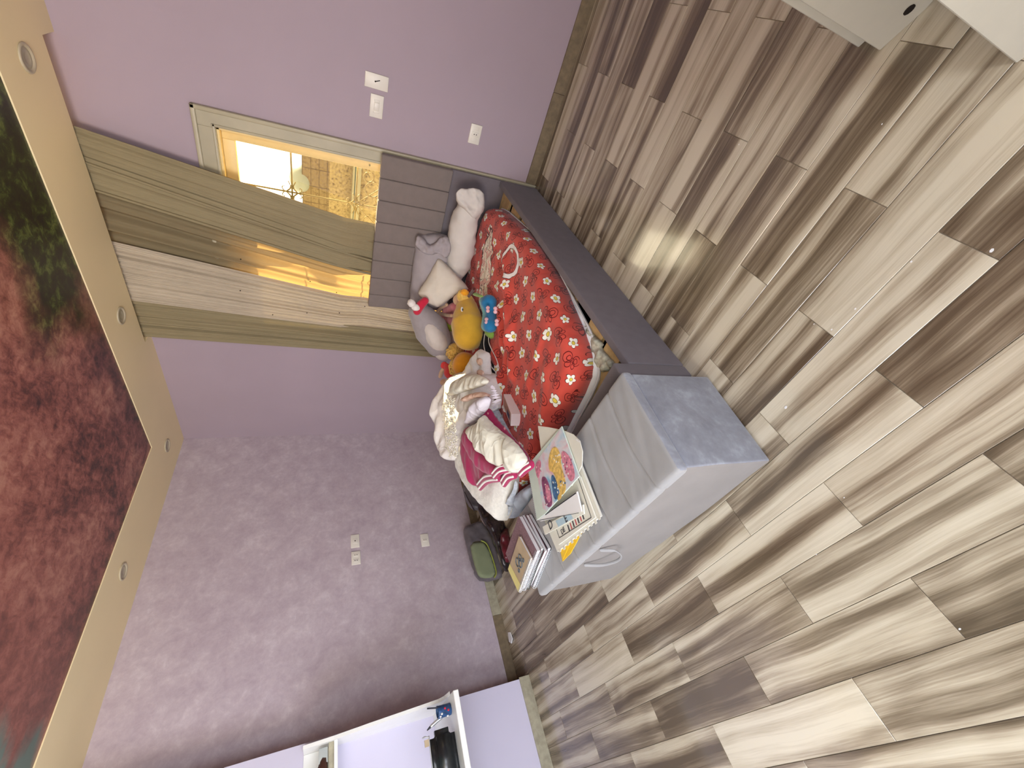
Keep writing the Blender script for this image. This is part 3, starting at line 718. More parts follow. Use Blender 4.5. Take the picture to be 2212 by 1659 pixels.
# ------------------------------------------------------------------ plush toys
M['p_grey'] = fabric('grey_plush', (.33, .295, .30), .95, .06, 30, .3, 260, .3)
M['p_cream'] = fabric('cream_plush', (.60, .54, .49), .95, .05, 30, .3, 260, .3)
M['p_red'] = fabric('red_plush', (.52, .02, .05), .95, .08, 30, .3, 260, .3)
M['p_white'] = fabric('white_plush', (.74, .70, .66), .95, .05, 30, .3, 260, .3)
M['p_pear'] = fabric('golden_yellow_plush', (.60, .35, .035), .95, .07, 16, .3, 260, .35)
M['p_green'] = fabric('lime_plush', (.34, .50, .05), .95, .1, 30, .4, 200, .3)
M['p_leaf'] = fabric('green_felt', (.22, .38, .07), .95, .1, 30, .3, 200, .2)
M['p_brown'] = fabric('brown_felt', (.09, .018, .012), .95, .1, 30, .3, 200, .2)
M['p_blue'] = fabric('blue_plush', (.02, .17, .36), .95, .1, 20, .3, 260, .35)
M['p_teal'] = fabric('light_teal_plush', (.16, .42, .46), .95, .1, 20, .3, 260, .35)
M['p_pink'] = fabric('pink_cloth', (.68, .24, .27), .9, .1, 24, .3, 300, .2)
M['p_bow'] = fabric('satin_pink_bow', (.70, .42, .46), .5, .1, 24, .3, 300, .2)
M['p_skin'] = fabric('peach_plush', (.70, .47, .30), .95, .06, 24, .3, 260, .3)
M['p_orange'] = fabric('orange_plush', (.78, .33, .02), .95, .07, 24, .3, 260, .35)
M['p_straw'] = fabric('straw_wool', (.72, .45, .10), .95, .15, 60, .5, 200, .3)
M['p_coral'] = fabric('coral_cloth', (.76, .06, .06), .9, .08, 24, .3, 300, .2)
M['p_black'] = plain('black_bead_eye', (.01, .01, .01), .3, .6)
TOP = .382
g0, g1 = aty(906, 676, -.34), aty(948, 742, -.46)
t = thing('plush_toy', 'big grey plush toy with a cream belly slumped at the left end of the headboard', 'plush toy', (g1.x, g1.y, TOP), 'plush toys on the bed')
sweep('body', [g0, g0.lerp(g1, .5) + Vector((0, 0, -.01)), g1], [.085, .135, .110], M['p_grey'], t, seg=24, lump=.006, seed=2)
cc = g0.lerp(g1, .45)
ell('belly', cc + Vector((-.03, -.06, -.045)), (.15, .085, .125), M['p_cream'], t, axes=frame_axes(g1 - g0, -FWD), lump=.05)
sweep('hat_band', [aty(901, 672, -.42), aty(908, 660, -.42), aty(918, 650, -.41)], [.030, .033, .028], M['p_red'], t, seg=14)
ell('pompom', aty(889, 655, -.42), (.030, .030, .030), M['p_white'], t, lump=.15); ell('hat_brim', aty(898, 664, -.44), (.026, .026, .032), M['p_white'], t, lump=.1)
sweep('foot', [aty(940, 745, -.50), aty(952, 765, -.52), aty(962, 772, -.52)], [.05, .045, .03], M['p_cream'], t, seg=14)
# small doll
z0 = .50
t = thing('rag_doll', 'small doll with mustard hair, pink dress and orange boot lying beside the yellow pear', 'doll', (*at(972, 675, z0).xy, TOP), 'plush toys on the bed')
def A(px, py, z=.50, out=0.0): return at(px, py, z)
ell('head', A(990, 648, .52), (.042, .040, .040), M['p_skin'], t)
ell('hair', A(1000, 640, .53), (.044, .040, .046), M['p_straw'], t, lump=.2, seed=3); ell('hair_bun', A(1004, 632, .53), (.024, .022, .03), M['p_orange'], t, lump=.2)
sweep('dress', [A(982, 662), A(970, 672), A(960, 682)], [.032, .048, .042], M['p_pink'], t, seg=18, lump=.010)
sweep('skirt', [A(958, 684, .48), A(970, 692, .48), A(982, 690, .48)], [.030, .040, .032], M['p_pink'], t, seg=16, lump=.012, seed=4)
sweep('arm', [A(965, 658, .54), A(953, 665, .55), A(946, 674, .56)], [.014, .016, .017], M['p_skin'], t, seg=10); sweep('arm', [A(948, 676, .55), A(960, 680, .54), A(976, 682, .53)], [.016, .015, .014], M['p_skin'], t, seg=10)
sweep('leg', [A(953, 684, .52), A(950, 692, .51), A(948, 701, .50)], [.018, .020, .020], M['p_skin'], t, seg=10)
sweep('boot', [A(945, 702, .50), A(944, 712, .50), A(944, 718, .50)], [.028, .034, .030], M['p_orange'], t, seg=14)
# green-haired plush
t = thing('plush_toy', 'small pale plush head with lime green hair squeezed behind the yellow pear', 'plush toy', (*at(968, 722, .48).xy, TOP), 'plush toys on the bed')
sweep('head', [A(970, 716, .47), A(973, 736, .47)], [.058, .052], M['p_cream'], t, seg=20); ell('hair', A(967, 706, .495), (.052, .05, .05), M['p_green'], t, lump=.22, seed=6)
hc = A(963, 731, .50); ell('eye', hc, (.007, .007, .009), M['p_black'], t, sub=2)
# pear
t = thing('pear_plush', 'large golden yellow pear plush with a brown stem, green leaf and small black eye', 'plush toy', (*at(1010, 700, .5).xy, TOP), 'plush toys on the bed')
a, b = A(1008, 655, .49), A(1012, 724, .505)
sweep('body', [a, a.lerp(b, .33), a.lerp(b, .66), b], [.062, .094, .116, .108], M['p_pear'], t, seg=32, lump=.007, n=7)
d = (a - b).normalized()
sweep('stem', [A(1013, 640, .50), A(1018, 632, .52), A(1024, 624, .54)], [.010, .009, .011], M['p_brown'], t, seg=8)
puffy('leaf', [at(*q, .525) for q in ((1020, 636), (1026, 631), (1035, 635), (1046, 640), (1038, 643), (1026, 640))], (0, 0, 1), .010, M['p_leaf'], t, res=.008, edge=.015, wr=.002, back=.004)
ec = A(999, 668, .50) - FWD * .078

def surf_eye(name, px, py, z, r, mat, par, back=.0):
    c = at(px, py, z); ell(name, c, (r[0], r[1], r[2]), mat, par, axes=frame_axes(DWN, -FWD), sub=2)
surf_eye('eye_patch', 998, 668, .585, (.017, .009, .004), M['p_white'], t); surf_eye('eye', 999.5, 669, .589, (.009, .005, .004), M['p_black'], t)
# blue bow plush
t = thing('bow_plush', 'small blue bone shaped plush covered with pink satin bows, at the edge of the pear', 'plush toy', (*at(1057, 678, .44).xy, TOP), 'plush toys on the bed')
sweep('body', [A(1056, 654, .44), A(1060, 676, .425), A(1059, 702, .44)], [.052, .037, .050], M['p_blue'], t, seg=22, lump=.004, n=8)
sweep('side_panel', [A(1048, 652, .435), A(1052, 676, .425), A(1052, 704, .435)], [.040, .030, .040], M['p_teal'], t, seg=18)
sweep('cuff', [A(1058, 717, .41), A(1062, 722, .41)], [.036, .030], M['p_leaf'], t, seg=16)
for px, py in ((1054, 668), (1070, 670), (1051, 693), (1073, 697)):
    c = at(px, py, .475)
    bw = link('bow', bmesh.new(), M['p_bow'], t); bm = bmesh.new()
    for s_ in (-1, 1):
        bmesh.ops.create_icosphere(bm, subdivisions=2, radius=1, matrix=Matrix.Translation(c + DWN * s_ * .010) @ Matrix.Diagonal((.013, .013, .013, 1)))
    bmesh.ops.create_icosphere(bm, subdivisions=1, radius=.006, matrix=Matrix.Translation(c - FWD * .010)); bm.to_mesh(bw.data); bm.free(); smooth(bw)
# straw-haired doll, orange ball toy, red dressed doll
t = thing('rag_doll', 'doll head with straw blond wool hair between the pear and the orange toy', 'doll', (*at(984, 762, .47).xy, TOP), 'plush toys on the bed')
ell('head', A(984, 760, .48), (.072, .066, .066), M['p_straw'], t, lump=.14, seed=5); ell('cap', A(969, 742, .50), (.030, .04, .035), M['p_teal'], t, lump=.1)
def wool(name, c, r, n, mat, par, seed, span=1.0):
    rng = random.Random(seed); bm = bmesh.new()
    for i in range(n):
        d0 = Vector((rng.uniform(-1, 1), rng.uniform(-1, 1), rng.uniform(-.2, 1))); d0 = (d0 * span - FWD * .8).normalized(); d1 = (d0 + Vector((rng.uniform(-.7, .7), rng.uniform(-.7, .7), rng.uniform(-.7, .4)))).normalized()
        sweep_bm(bm, [c + d0 * r, c + (d0 + d1).normalized() * r * 1.08, c + d1 * r * 1.0], [.006, .007, .005], seg=6, n=3)
    bmesh.ops.recalc_face_normals(bm, faces=bm.faces[:]); return smooth(link(name, bm, mat, par))
wool('hair', A(984, 762, .48), .068, 34, M['p_straw'], t, 3)
t = thing('plush_toy', 'round orange plush ball with tangled yellow wool hair, half under the white clothes', 'plush toy', (*at(1002, 792, .47).xy, TOP), 'plush toys on the bed')
ell('body', A(1004, 789, .475), (.098, .098, .090), M['p_orange'], t, lump=.03); o = wool('hair', A(992, 795, .49), .075, 60, M['p_straw'], t, 8, .8)
t = thing('rag_doll', 'doll in a coral red dress with peach arm and foot at the left bed edge', 'doll', (*at(966, 800, .5).xy, .40), 'plush toys on the bed')
sweep('dress', [A(966, 794, .54), A(970, 806, .54), A(974, 818, .54)], [.030, .036, .026], M['p_coral'], t, seg=18, lump=.010)
ell('sleeve', A(960, 790, .55), (.034, .028, .030), M['p_coral'], t, lump=.15); sweep('arm', [A(957, 798, .56), A(953, 806, .56), A(951, 813, .56)], [.015, .018, .016], M['p_skin'], t, seg=12)
sweep('foot', [A(958, 826, .56), A(970, 826, .54)], [.028, .026], M['p_skin'], t, seg=14)

# ------------------------------------------------------------------ clothes
M['c_white'] = creased('off_white_cotton', (.72, .68, .64))
M['c_cream'] = creased('cream_cotton', (.72, .70, .60))
M['c_peach'] = creased('peach_cotton', (.72, .50, .40))
M['c_lilac'] = creased('pale_lilac_cotton', (.66, .62, .68))
M['c_mag'] = fabric('magenta_fleece', (.34, .020, .085), .9, .10, 16, .25, 400, .3)
M['c_black'] = fabric('black_knit', (.012, .012, .014), .9, .1, 16, .25, 400, .1)
M['c_blue'] = creased('pale_blue_grey_cotton', (.40, .44, .52))
M['fur'] = fabric('white_fur_fabric', (.68, .66, .60), 1.0, .10, 60, .8, 160, .3)
M['fur_g'] = fabric('grey_fur_fabric', (.42, .45, .50), 1.0, .25, 40, .8, 160, .3)
UPV = Vector((-.10, -.22, 1)).normalized()
def Z(pts): return [at(x_, y_, z_) for x_, y_, z_ in pts]
o = puffy('cloth_strip', Z([(1044, 712, .40), (1060, 722, .40), (1058, 745, .40), (1066, 765, .40), (1076, 800, .40), (1086, 840, .40), (1096, 870, .40), (1086, 880, .41), (1070, 850, .42), (1052, 810, .43), (1040, 770, .43), (1034, 745, .42)]), (0, 0, 1), .022, M['c_black'], None, res=.014, edge=.03, wr=.02, wf=18, seed=41, back=.0)
tag(o, 'black garment with white trim half hidden along the edge of the red sheet', 'clothing')
sweep('white_trim', Z([(1047, 722, .425), (1045, 745, .435), (1051, 770, .44), (1060, 790, .44), (1068, 800, .43)]), [.006, .005, .006, .005, .006], M['c_white'], o, seg=8, flat=.5)
sweep('white_trim', Z([(1055, 724, .425), (1056, 740, .43), (1062, 755, .43), (1072, 775, .43), (1078, 795, .42)]), [.004, .005, .004, .005], M['c_white'], o, seg=8, flat=.5)
# furry white cushion under the jacket
o = puffy('cushion', Z([(998, 960, .58), (1040, 900, .52), (1060, 884, .46), (1073, 880, .41), (1094, 922, .41), (1118, 965, .42), (1125, 1000, .43), (1113, 1040, .44), (1112, 1070, .44), (1100, 1110, .45), (1094, 1129, .46), (1078, 1112, .48), (1045, 1080, .52), (1015, 1040, .56), (996, 1000, .58)]), UPV, .085, M['fur'], None, res=.016, edge=.09, wr=.006, wf=22, seed=51, back=.06)
tag(o, 'large white furry cushion on the foot end of the bed under the varsity jacket', 'cushion')
puffy('fur_border', Z([(1060, 890, .47), (1074, 878, .45), (1092, 915, .455), (1112, 950, .46), (1112, 962, .47), (1092, 935, .48), (1074, 908, .485)]), UPV, .022, M['fur_g'], o, res=.012, edge=.03, wr=.012, wf=40, seed=52, back=.01)['label'] = 'grey furry edge'
puffy('fur_border', Z([(1112, 1036, .475), (1120, 1046, .46), (1112, 1075, .455), (1104, 1105, .455), (1096, 1118, .46), (1098, 1095, .475), (1092, 1080, .49), (1108, 1062, .48)]), UPV, .022, M['fur_g'], o, res=.012, edge=.02, wr=.008, wf=40, seed=53, back=.01)['label'] = 'grey furry edge'
# heap of light baby clothes
o = puffy('baby_shirt', Z([(1036, 753, .50), (1046, 757, .49), (1057, 764, .47), (1058, 790, .46), (1060, 818, .47), (1050, 832, .50), (1010, 826, .55), (1006, 806, .54), (1018, 782, .54), (1028, 764, .52)]), UPV, .040, M['c_white'], None, res=.012, edge=.035, wr=.020, wf=22, seed=61, back=.03, stretch=(70, 2))
tag(o, 'white baby shirt with a faint pink print lying on the orange toy', 'clothing')
puffy('print_patch', Z([(1027, 776, .575), (1040, 772, .56), (1044, 786, .56), (1034, 792, .57)]), UPV, .006, M['c_peach'], o, res=.01, edge=.02, wr=.0, back=.01); puffy('print_patch', Z([(1030, 798, .575), (1046, 800, .565), (1044, 812, .57), (1030, 810, .58)]), UPV, .006, M['c_peach'], o, res=.01, edge=.02, wr=.0, back=.01)
o = puffy('clothes_pile', Z([(974, 812, .58), (1000, 802, .56), (1030, 804, .54), (1056, 815, .50), (1070, 836, .46), (1082, 858, .44), (1076, 874, .46), (1062, 888, .50), (1046, 900, .53), (1024, 914, .56), (1008, 932, .58), (1000, 950, .60), (996, 985, .61), (990, 998, .62), (972, 986, .64), (961, 960, .66), (955, 925, .67), (952, 885, .67), (958, 856, .65), (970, 834, .61)]), UPV, .085, M['c_white'], None, res=.014, edge=.08, wr=.048, wf=13, seed=71, back=.16, stretch=(50, 2.2))
tag(o, 'heap of white and cream baby clothes spilling over the left edge of the bed', 'clothing')
q = puffy('folded_cloth', Z([(965, 840, .66), (990, 815, .645), (1028, 806, .63), (1056, 820, .60), (1052, 832, .60), (1020, 842, .64), (992, 850, .66), (968, 856, .67)]), UPV, .030, M['c_cream'], o, res=.012, edge=.03, wr=.022, wf=18, seed=73, back=.03, stretch=(30, 3)); q['label'] = 'cream folded garment on top'
q = puffy('folded_cloth', Z([(992, 862, .68), (1020, 848, .66), (1050, 846, .63), (1058, 862, .62), (1030, 858, .65), (1004, 870, .67)]), UPV, .022, M['c_peach'], o, res=.012, edge=.025, wr=.014, wf=18, seed=74, back=.03); q['label'] = 'peach garment'
q = puffy('folded_cloth', Z([(1022, 868, .665), (1046, 854, .645), (1058, 862, .63), (1056, 880, .62), (1040, 900, .62), (1016, 918, .64), (1004, 916, .66), (1012, 888, .67)]), UPV, .030, M['c_lilac'], o, res=.012, edge=.03, wr=.008, wf=14, seed=75, back=.03); q['label'] = 'smooth pale garment'
q = puffy('folded_cloth', Z([(1060, 828, .58), (1074, 843, .55), (1084, 862, .52), (1078, 876, .52), (1064, 886, .55), (1062, 870, .58), (1060, 850, .59)]), UPV, .030, M['c_lilac'], o, res=.012, edge=.03, wr=.024, wf=22, seed=76, back=.03, stretch=(60, 2)); q['label'] = 'crumpled pinkish garment'
bm = bmesh.new(); rng = random.Random(4)
for i in range(190):
    px, py = 956 + rng.random() * 26, 858 + rng.random() * 128; c = at(px + (py - 870) * .06, py, .728)
    pts = [c + Vector((math.cos(a_) * .007, math.sin(a_) * .009, rng.uniform(-.004, .004))) for a_ in [k * 1.1 + rng.random() for k in range(5)]]
    sweep_bm(bm, pts, [.0028, .0028], seg=5, n=2)
bmesh.ops.recalc_face_normals(bm, faces=bm.faces[:]); q = smooth(link('lace_trim', bm, fabric('butter_lace', (.80, .77, .64), .9, .1, 30), o)); q['kind'] = 'stuff'; q['label'] = 'butter yellow lace ruffles along the bed edge'
# varsity jacket
jk = thing('varsity_jacket', 'magenta varsity jacket with cream sleeve and striped ribbed cuffs on the white furry cushion', 'jacket', (*at(1060, 970, .52).xy, .50))
puffy('front_panel', Z([(1046, 884, .60), (1058, 880, .58), (1068, 900, .565), (1098, 935, .54), (1128, 968, .52), (1146, 996, .50), (1138, 1004, .51), (1118, 985, .53), (1090, 960, .55), (1064, 930, .58), (1044, 905, .60)]), UPV, .022, M['c_mag'], jk, res=.011, edge=.018, wr=.005, wf=20, seed=81, back=.02)
puffy('torso', Z([(1003, 926, .62), (1014, 920, .62), (1040, 950, .60), (1080, 990, .57), (1108, 1022, .53), (1104, 1036, .53), (1080, 1030, .56), (1050, 1042, .58), (1030, 1056, .59), (1015, 1030, .61), (1003, 1000, .63), (997, 965, .64)]), UPV, .030, M['c_mag'], jk, res=.013, edge=.04, wr=.020, wf=13, seed=82, back=.05, stretch=(60, 3))
puffy('left_sleeve', Z([(1006, 930, .655), (1014, 928, .655), (1022, 950, .65), (1045, 980, .635), (1075, 1005, .61), (1088, 1014, .60), (1066, 1030, .61), (1040, 1012, .63), (1018, 985, .65), (1006, 955, .66)]), UPV, .030, M['c_mag'], jk, res=.012, edge=.03, wr=.014, wf=15, seed=83, back=.03, stretch=(50, 3))
puffy('cream_sleeve', Z([(1045, 893, .635), (1038, 910, .64), (1012, 922, .655), (1020, 945, .65), (1040, 972, .635), (1072, 1003, .61), (1100, 1018, .585), (1118, 1024, .57), (1128, 1012, .565), (1142, 998, .56), (1130, 976, .57), (1108, 950, .59), (1076, 926, .61), (1056, 908, .63)]), UPV, .042, M['c_cream'], jk, res=.012, edge=.045, wr=.024, wf=15, seed=84, back=.02, stretch=(48, 4.0))
def cuff(p_, z_, r):
    P_ = [at(x_, y_, zz) for (x_, y_), zz in zip(p_, z_)]
    dirp = (P_[-1] - P_[0]).normalized(); side = UPV.cross(dirp)
    sgn = 1 if side.dot(DWN) > 0 else -1; side *= sgn
    c_ = sweep('cuff', P_, [r * .9, r, r * .9], M['c_mag'], jk, seg=16, flat=.5, upv=UPV)
    for k_ in (-.45, .35):
        Q_ = [p + side * r * k_ + UPV * r * .30 for p in P_]
        sweep('white_stripe', Q_, [r * .24, r * .26, r * .24], M['p_white'], c_, seg=8, flat=.9, upv=UPV)
cuff([(1036, 1050), (1052, 1034), (1076, 1030)], (.605, .61, .60), .030); cuff([(1068, 1026), (1080, 1014), (1096, 1010)], (.625, .62, .60), .026); cuff([(1088, 1042), (1098, 1028), (1110, 1024)], (.585, .585, .575), .028); cuff([(1124, 1022), (1134, 1012), (1147, 1003)], (.565, .56, .55), .024)
for px, py, z_ in ((1054, 893, .60), (1090, 926, .572), (1122, 957, .545)):
    ell('button', at(px, py, z_), (.007, .007, .004), M['p_pink'], jk, axes=frame_axes((1, 0, 0), UPV), sub=2)
o = puffy('cloth_bundle', Z([(1098, 1116, .38), (1110, 1078, .40), (1124, 1060, .40), (1150, 1042, .40), (1156, 1070, .39), (1142, 1098, .38), (1124, 1114, .37), (1106, 1121, .37)]), UPV, .045, M['c_blue'], None, res=.012, edge=.05, wr=.018, wf=14, seed=91, back=.08, stretch=(60, 3))
tag(o, 'pale blue grey pillowcase bunched between the red sheet and the footboard', 'bedding')
# small carton
T0, T1, T2 = at(1087.8, 851.3, .457), at(1104.2, 894.3, .465), at(1103, 920, .458); T3 = T0 + (T2 - T1)
M['card'] = plain('pinkish_white_card', (.68, .56, .53), .6, .3, .03); M['print_brown'] = plain('brown_photo_print', (.42, .20, .13), .5, .3, .3, scale=60); M['print_navy'] = plain('navy_print', (.05, .05, .11), .5, .3, .3, scale=60)
o = slab('carton', [T0, T1, T2, T3], .065, M['card'], None); tag(o, 'small pinkish white carton with a brown picture on top, standing on the red sheet', 'box')
def sub(q0, q1, q2, q3, u0, u1, v0, v1, dz):
    f = lambda u, v: q0.lerp(q1, u).lerp(q3.lerp(q2, u), v) + Vector((0, 0, dz)); return [f(u0, v0), f(u1, v0), f(u1, v1), f(u0, v1)]
slab('picture', sub(T0, T1, T2, T3, .12, .90, .10, .80, .0012), .0012, M['print_brown'], o); slab('picture', sub(T0, T1, T2, T3, .55, .85, .35, .78, .0022), .001, M['print_navy'], o)
# ------------------------------------------------------------------ books and papers on the bench
M['paper'] = plain('page_white', (.76, .75, .76), .8, .2, .03); M['paper_w'] = plain('warm_paper', (.70, .68, .60), .7, .25, .03)
M['cov_y'] = plain('pale_yellow_cover', (.74, .66, .26), .5, .35, .05); M['cov_tan'] = plain('tan_cover', (.48, .37, .24), .5, .35, .1)
M['cov_p'] = plain('purple_speckled_cover', (.22, .13, .15), .5, .35, .35, scale=160); M['cov_m'] = plain('maroon_cover', (.13, .035, .045), .45, .4, .3, scale=90)
M['cov_g'] = plain('slate_cover', (.10, .12, .14), .45, .4, .1); M['cov_k'] = plain('black_cover', (.02, .022, .03), .45, .4, .1); M['cov_gr'] = plain('grey_cover', (.36, .37, .38), .5, .35)
M['wire'] = plain('silver_wire', (.70, .72, .74), .3, .6, .03, .7); M['wire_k'] = plain('dark_wire', (.06, .07, .06), .4, .5)
P0 = Vector((1.992, -2.366, 0)); Q0 = Vector((1.710, -2.425, 0)); R0 = Vector((1.925, -2.148, 0))
ux = (Q0 - P0); uy = (R0 - P0)
def nb_(label, z, h, cov, spiral, s0=0.0, s1=1.0, t0=0.0, t1=1.0, rot=0.0, name='notebook'):
    ca_, sa_ = math.cos(math.radians(rot)), math.sin(math.radians(rot)); c_ = P0 + ux * .5 + uy * .5
    def f(s, t_, zz):
        p = P0 + ux * s + uy * t_ - c_; return Vector((c_.x + p.x * ca_ - p.y * sa_, c_.y + p.x * sa_ + p.y * ca_, zz))
    th = thing(name, label, 'book', f(.5, .5, z), 'notebooks stacked on the left end of the bench')
    q = lambda i, zz: [f(s0 + i, t0 + i, zz), f(s1 - i, t0 + i, zz), f(s1 - i, t1 - i, zz), f(s0 + i, t1 - i, zz)]
    slab('cover', q(0, z + h), .0015, cov, th); slab('pages', q(.012, z + h - .0016), h - .0032, M['paper'], th); slab('cover', q(0, z + .0015), .0015, cov, th)
    if spiral:
        bm = bmesh.new(); n_ = 26
        for i in range(n_):
            s = s0 + .03 + (s1 - s0 - .06) * i / (n_ - 1); c = f(s, t0 + .01, z + h / 2); ax_ = (f(1, 0, 0) - f(0, 0, 0)).normalized(); out = Vector((0, 0, 1)).cross(ax_)
            r_ = h / 2 + .003
            sweep_bm(bm, [c + (out * math.cos(a_) + Vector((0, 0, 1)) * math.sin(a_)) * r_ for a_ in [k * math.pi / 4 for k in range(9)]], [.0016, .0016], seg=5, n=1, cap=False)
        bmesh.ops.recalc_face_normals(bm, faces=bm.faces[:]); o_ = smooth(link('spiral', bm, spiral, th)); o_['kind'] = 'stuff'
    return f, th
zz = .440
nb_('black wire-bound notebook at the bottom of the stack on the bench', zz, .020, M['cov_k'], M['wire'], rot=1)
nb_('maroon covered book just above the black notebook at the stack bottom', zz + .021, .018, M['cov_m'], None, rot=-2, s1=.97)
nb_('grey covered notebook in the middle of the stack on the bench', zz + .040, .014, M['cov_gr'], M['wire_k'], rot=2)
nb_('purple speckled spiral notebook lying second from the top of the stack', zz + .055, .022, M['cov_p'], M['wire'], rot=0, t1=.98)
f_, th = nb_('small yellow and tan spiral notebook with round dark lettering, topmost of the stack', zz + .080, .012, M['cov_tan'], M['wire'], s0=.20, s1=1.04, t0=.0, t1=.62, rot=2)
slab('yellow_margin', [f_(.86, .0, zz + .0935), f_(1.04, .0, zz + .0935), f_(1.04, .62, zz + .0935), f_(.90, .62, zz + .0935)], .001, M['cov_y'], th)
bm = bmesh.new()
for s_, t_, r_ in ((.55, .26, .020), (.62, .36, .020), (.48, .33, .016), (.70, .22, .008), (.42, .20, .008)):
    c = f_(s_, t_, zz + .0935); sweep_bm(bm, [c + Vector((math.cos(a_) * r_, math.sin(a_) * r_, 0)) for a_ in [k * math.pi / 5 for k in range(11)]], [.0028, .0028], seg=5, n=1, cap=False)
bmesh.ops.recalc_face_normals(bm, faces=bm.faces[:]); link('lettering', bm, M['cov_g'], th)
# loose papers, magazines
GP = 'magazines and papers spread on the bench'
def mag(label, pts, z, t_, mat, name='magazine'):
    o = slab(name, [at(x_, y_, z) for x_, y_ in pts], t_, mat); return tag(o, label, 'paper' if name != 'magazine' else 'magazine', GP)
M['yel'] = plain('bright_yellow_plastic', (.80, .50, .02), .4, .45, .06)
o = mag('bright yellow plastic folder sticking out under the magazines on the bench', [(1262, 1140), (1232, 1196), (1215, 1213), (1210, 1188), (1190, 1120), (1250, 1010), (1293, 1095)], .4445, .003, M['yel'], 'folder')
slab('flap', [at(1236, 1160, .4475), at(1226, 1186, .4475), at(1216, 1208, .4475), at(1211, 1190, .4475), at(1226, 1164, .4475)], .002, M['yel'], o)
o = mag('lowest magazine of the spread with a ragged tabbed edge', [(1297, 1115), (1204, 1192), (1186, 1150), (1150, 1060), (1230, 990), (1252, 1000)], .458, .010, M['paper_w'])
bm = bmesh.new()
for i in range(11):
    k = i / 11; a_ = at(1297 + (1204 - 1297) * (k + .02), 1115 + 77 * (k + .02), .459); b_ = at(1297 + (1204 - 1297) * (k + .06), 1115 + 77 * (k + .06), .459); out = (at(1300, 1125, .459) - at(1294, 1112, .459)).normalized() * (.012 if i % 2 else .008)
    T = [a_, b_, b_ + out, a_ + out]; vs = [bm.verts.new(p) for p in T] + [bm.verts.new(p - Vector((0, 0, .002))) for p in T]
    bm.faces.new(vs[:4]); bm.faces.new(vs[4:][::-1])
    for j in range(4): bm.faces.new((vs[j], vs[4+j], vs[4+(j+1) % 4], vs[(j+1) % 4]))
bmesh.ops.recalc_face_normals(bm, faces=bm.faces[:]); q = link('paper_tabs', bm, M['paper_w'], o); q['kind'] = 'stuff'
o = mag('cream framed activity magazine with red and navy stripes, second from the bottom of the spread', [(1286, 1118), (1206, 1177), (1196, 1145), (1180, 1080), (1240, 1010), (1253, 1030)], .467, .007, M['paper_w'])
M['ink'] = plain('dark_ink', (.035, .035, .045), .6, .3); M['ink_r'] = plain('red_ink', (.45, .04, .05), .6, .3); M['ink_b'] = plain('pale_blue_ink', (.42, .56, .64), .6, .3, .1)
def strip(a_, b_, wd, z, mat, par, name='printed_line'):
    A_, B_ = at(*a_, z), at(*b_, z); n_ = Vector((0, 0, 1)).cross((B_ - A_).normalized()) * wd / 2
    return slab(name, [A_ - n_, B_ - n_, B_ + n_, A_ + n_], .0008, mat, par)
strip((1277, 1118), (1208, 1162), .0025, .4685, M['ink'], o); strip((1208, 1162), (1202, 1144), .0025, .4685, M['ink'], o); strip((1277, 1118), (1248, 1030), .0025, .4685, M['ink'], o)
for i in range(7):
    px = 1226 + i * 5.2; py = 1144 - i * 4.2; strip((px, py - 10), (px + 4, py + 3), .006 if i % 2 else .008, .4685, M['ink_r'] if i % 2 else M['ink'], o)
def letters(txt, a_, z, size, mat, par):
    cu = bpy.data.curves.new('lettering', 'FONT'); cu.body = txt; cu.size = size; cu.extrude = .0004; cu.align_x = 'CENTER'; cu.align_y = 'CENTER'
    tmp = bpy.data.objects.new('tmp', cu); COL.objects.link(tmp); dg = bpy.context.evaluated_depsgraph_get(); me = bpy.data.meshes.new_from_object(tmp.evaluated_get(dg)); bpy.data.objects.remove(tmp, do_unlink=True)
    c = at(*a_, z); xa = at(a_[0] + 6, a_[1] - 7, z) - c; xa = Vector((xa.x, xa.y, 0)).normalized(); Mx = Matrix.Translation(c) @ Matrix((xa, Vector((0, 0, 1)).cross(xa), Vector((0, 0, 1)))).transposed().to_4x4()
    for v in me.vertices: v.co = Mx @ v.co
    return link('lettering', me, mat, par)
letters('DE', (1216, 1147), .4688, .030, M['ink'], o)
o = mag('white magazine with a large black letter D under the open booklet', [(1172, 1138), (1259, 1090), (1261, 1110), (1177, 1155)], .477, .006, M['paper_w'])
slab('cover_print', [at(1200, 1125, .478), at(1232, 1110, .478), at(1238, 1120, .478), at(1206, 1138, .478)], .0008, M['ink_b'], o); letters('D', (1189, 1134), .4790, .055, M['ink'], o); letters('E', (1222, 1121), .4790, .045, M['ink'], o)
o = mag('open white booklet with blank pages below the picture cover', [(1162, 1123), (1180, 1109), (1246, 1062), (1256, 1105), (1215, 1114), (1168, 1126)], .486, .006, M['paper'])
strip((1178, 1112), (1244, 1065), .004, .4872, M['ink'], o); strip((1165, 1124), (1250, 1108), .002, .4872, M['ink'], o)
o = mag('blank white sheet with a rounded corner under the picture cover, reaching over the red sheet', [(1162, 920), (1185, 923), (1215, 929), (1238, 938), (1252, 952), (1258, 975), (1257, 1005), (1235, 1050), (1172, 1000)], .486, .003, M['paper_w'], 'paper_sheet')
slab('sticker', [at(1246, 948, .4875), at(1254, 957, .4875), at(1243, 950, .4875)], .0008, M['paper'], o)
mt, p = newmat('pastel_picture_print', .35, .45); v = geopos(); x, y, z = xyz(v)
f1 = nz(v, 9, 3, .5, .6); f2 = nz(v, 34, 4, .6, .8)
c_ = ramp(f1, [(.36, (.12, .34, .52)), (.45, (.40, .56, .66)), (.55, (.62, .60, .64)), (.66, (.66, .40, .46))]); setc(p, mixc(f2.step(.45, .7) * .5, c_, (.74, .66, .66))); M['pic'] = mt
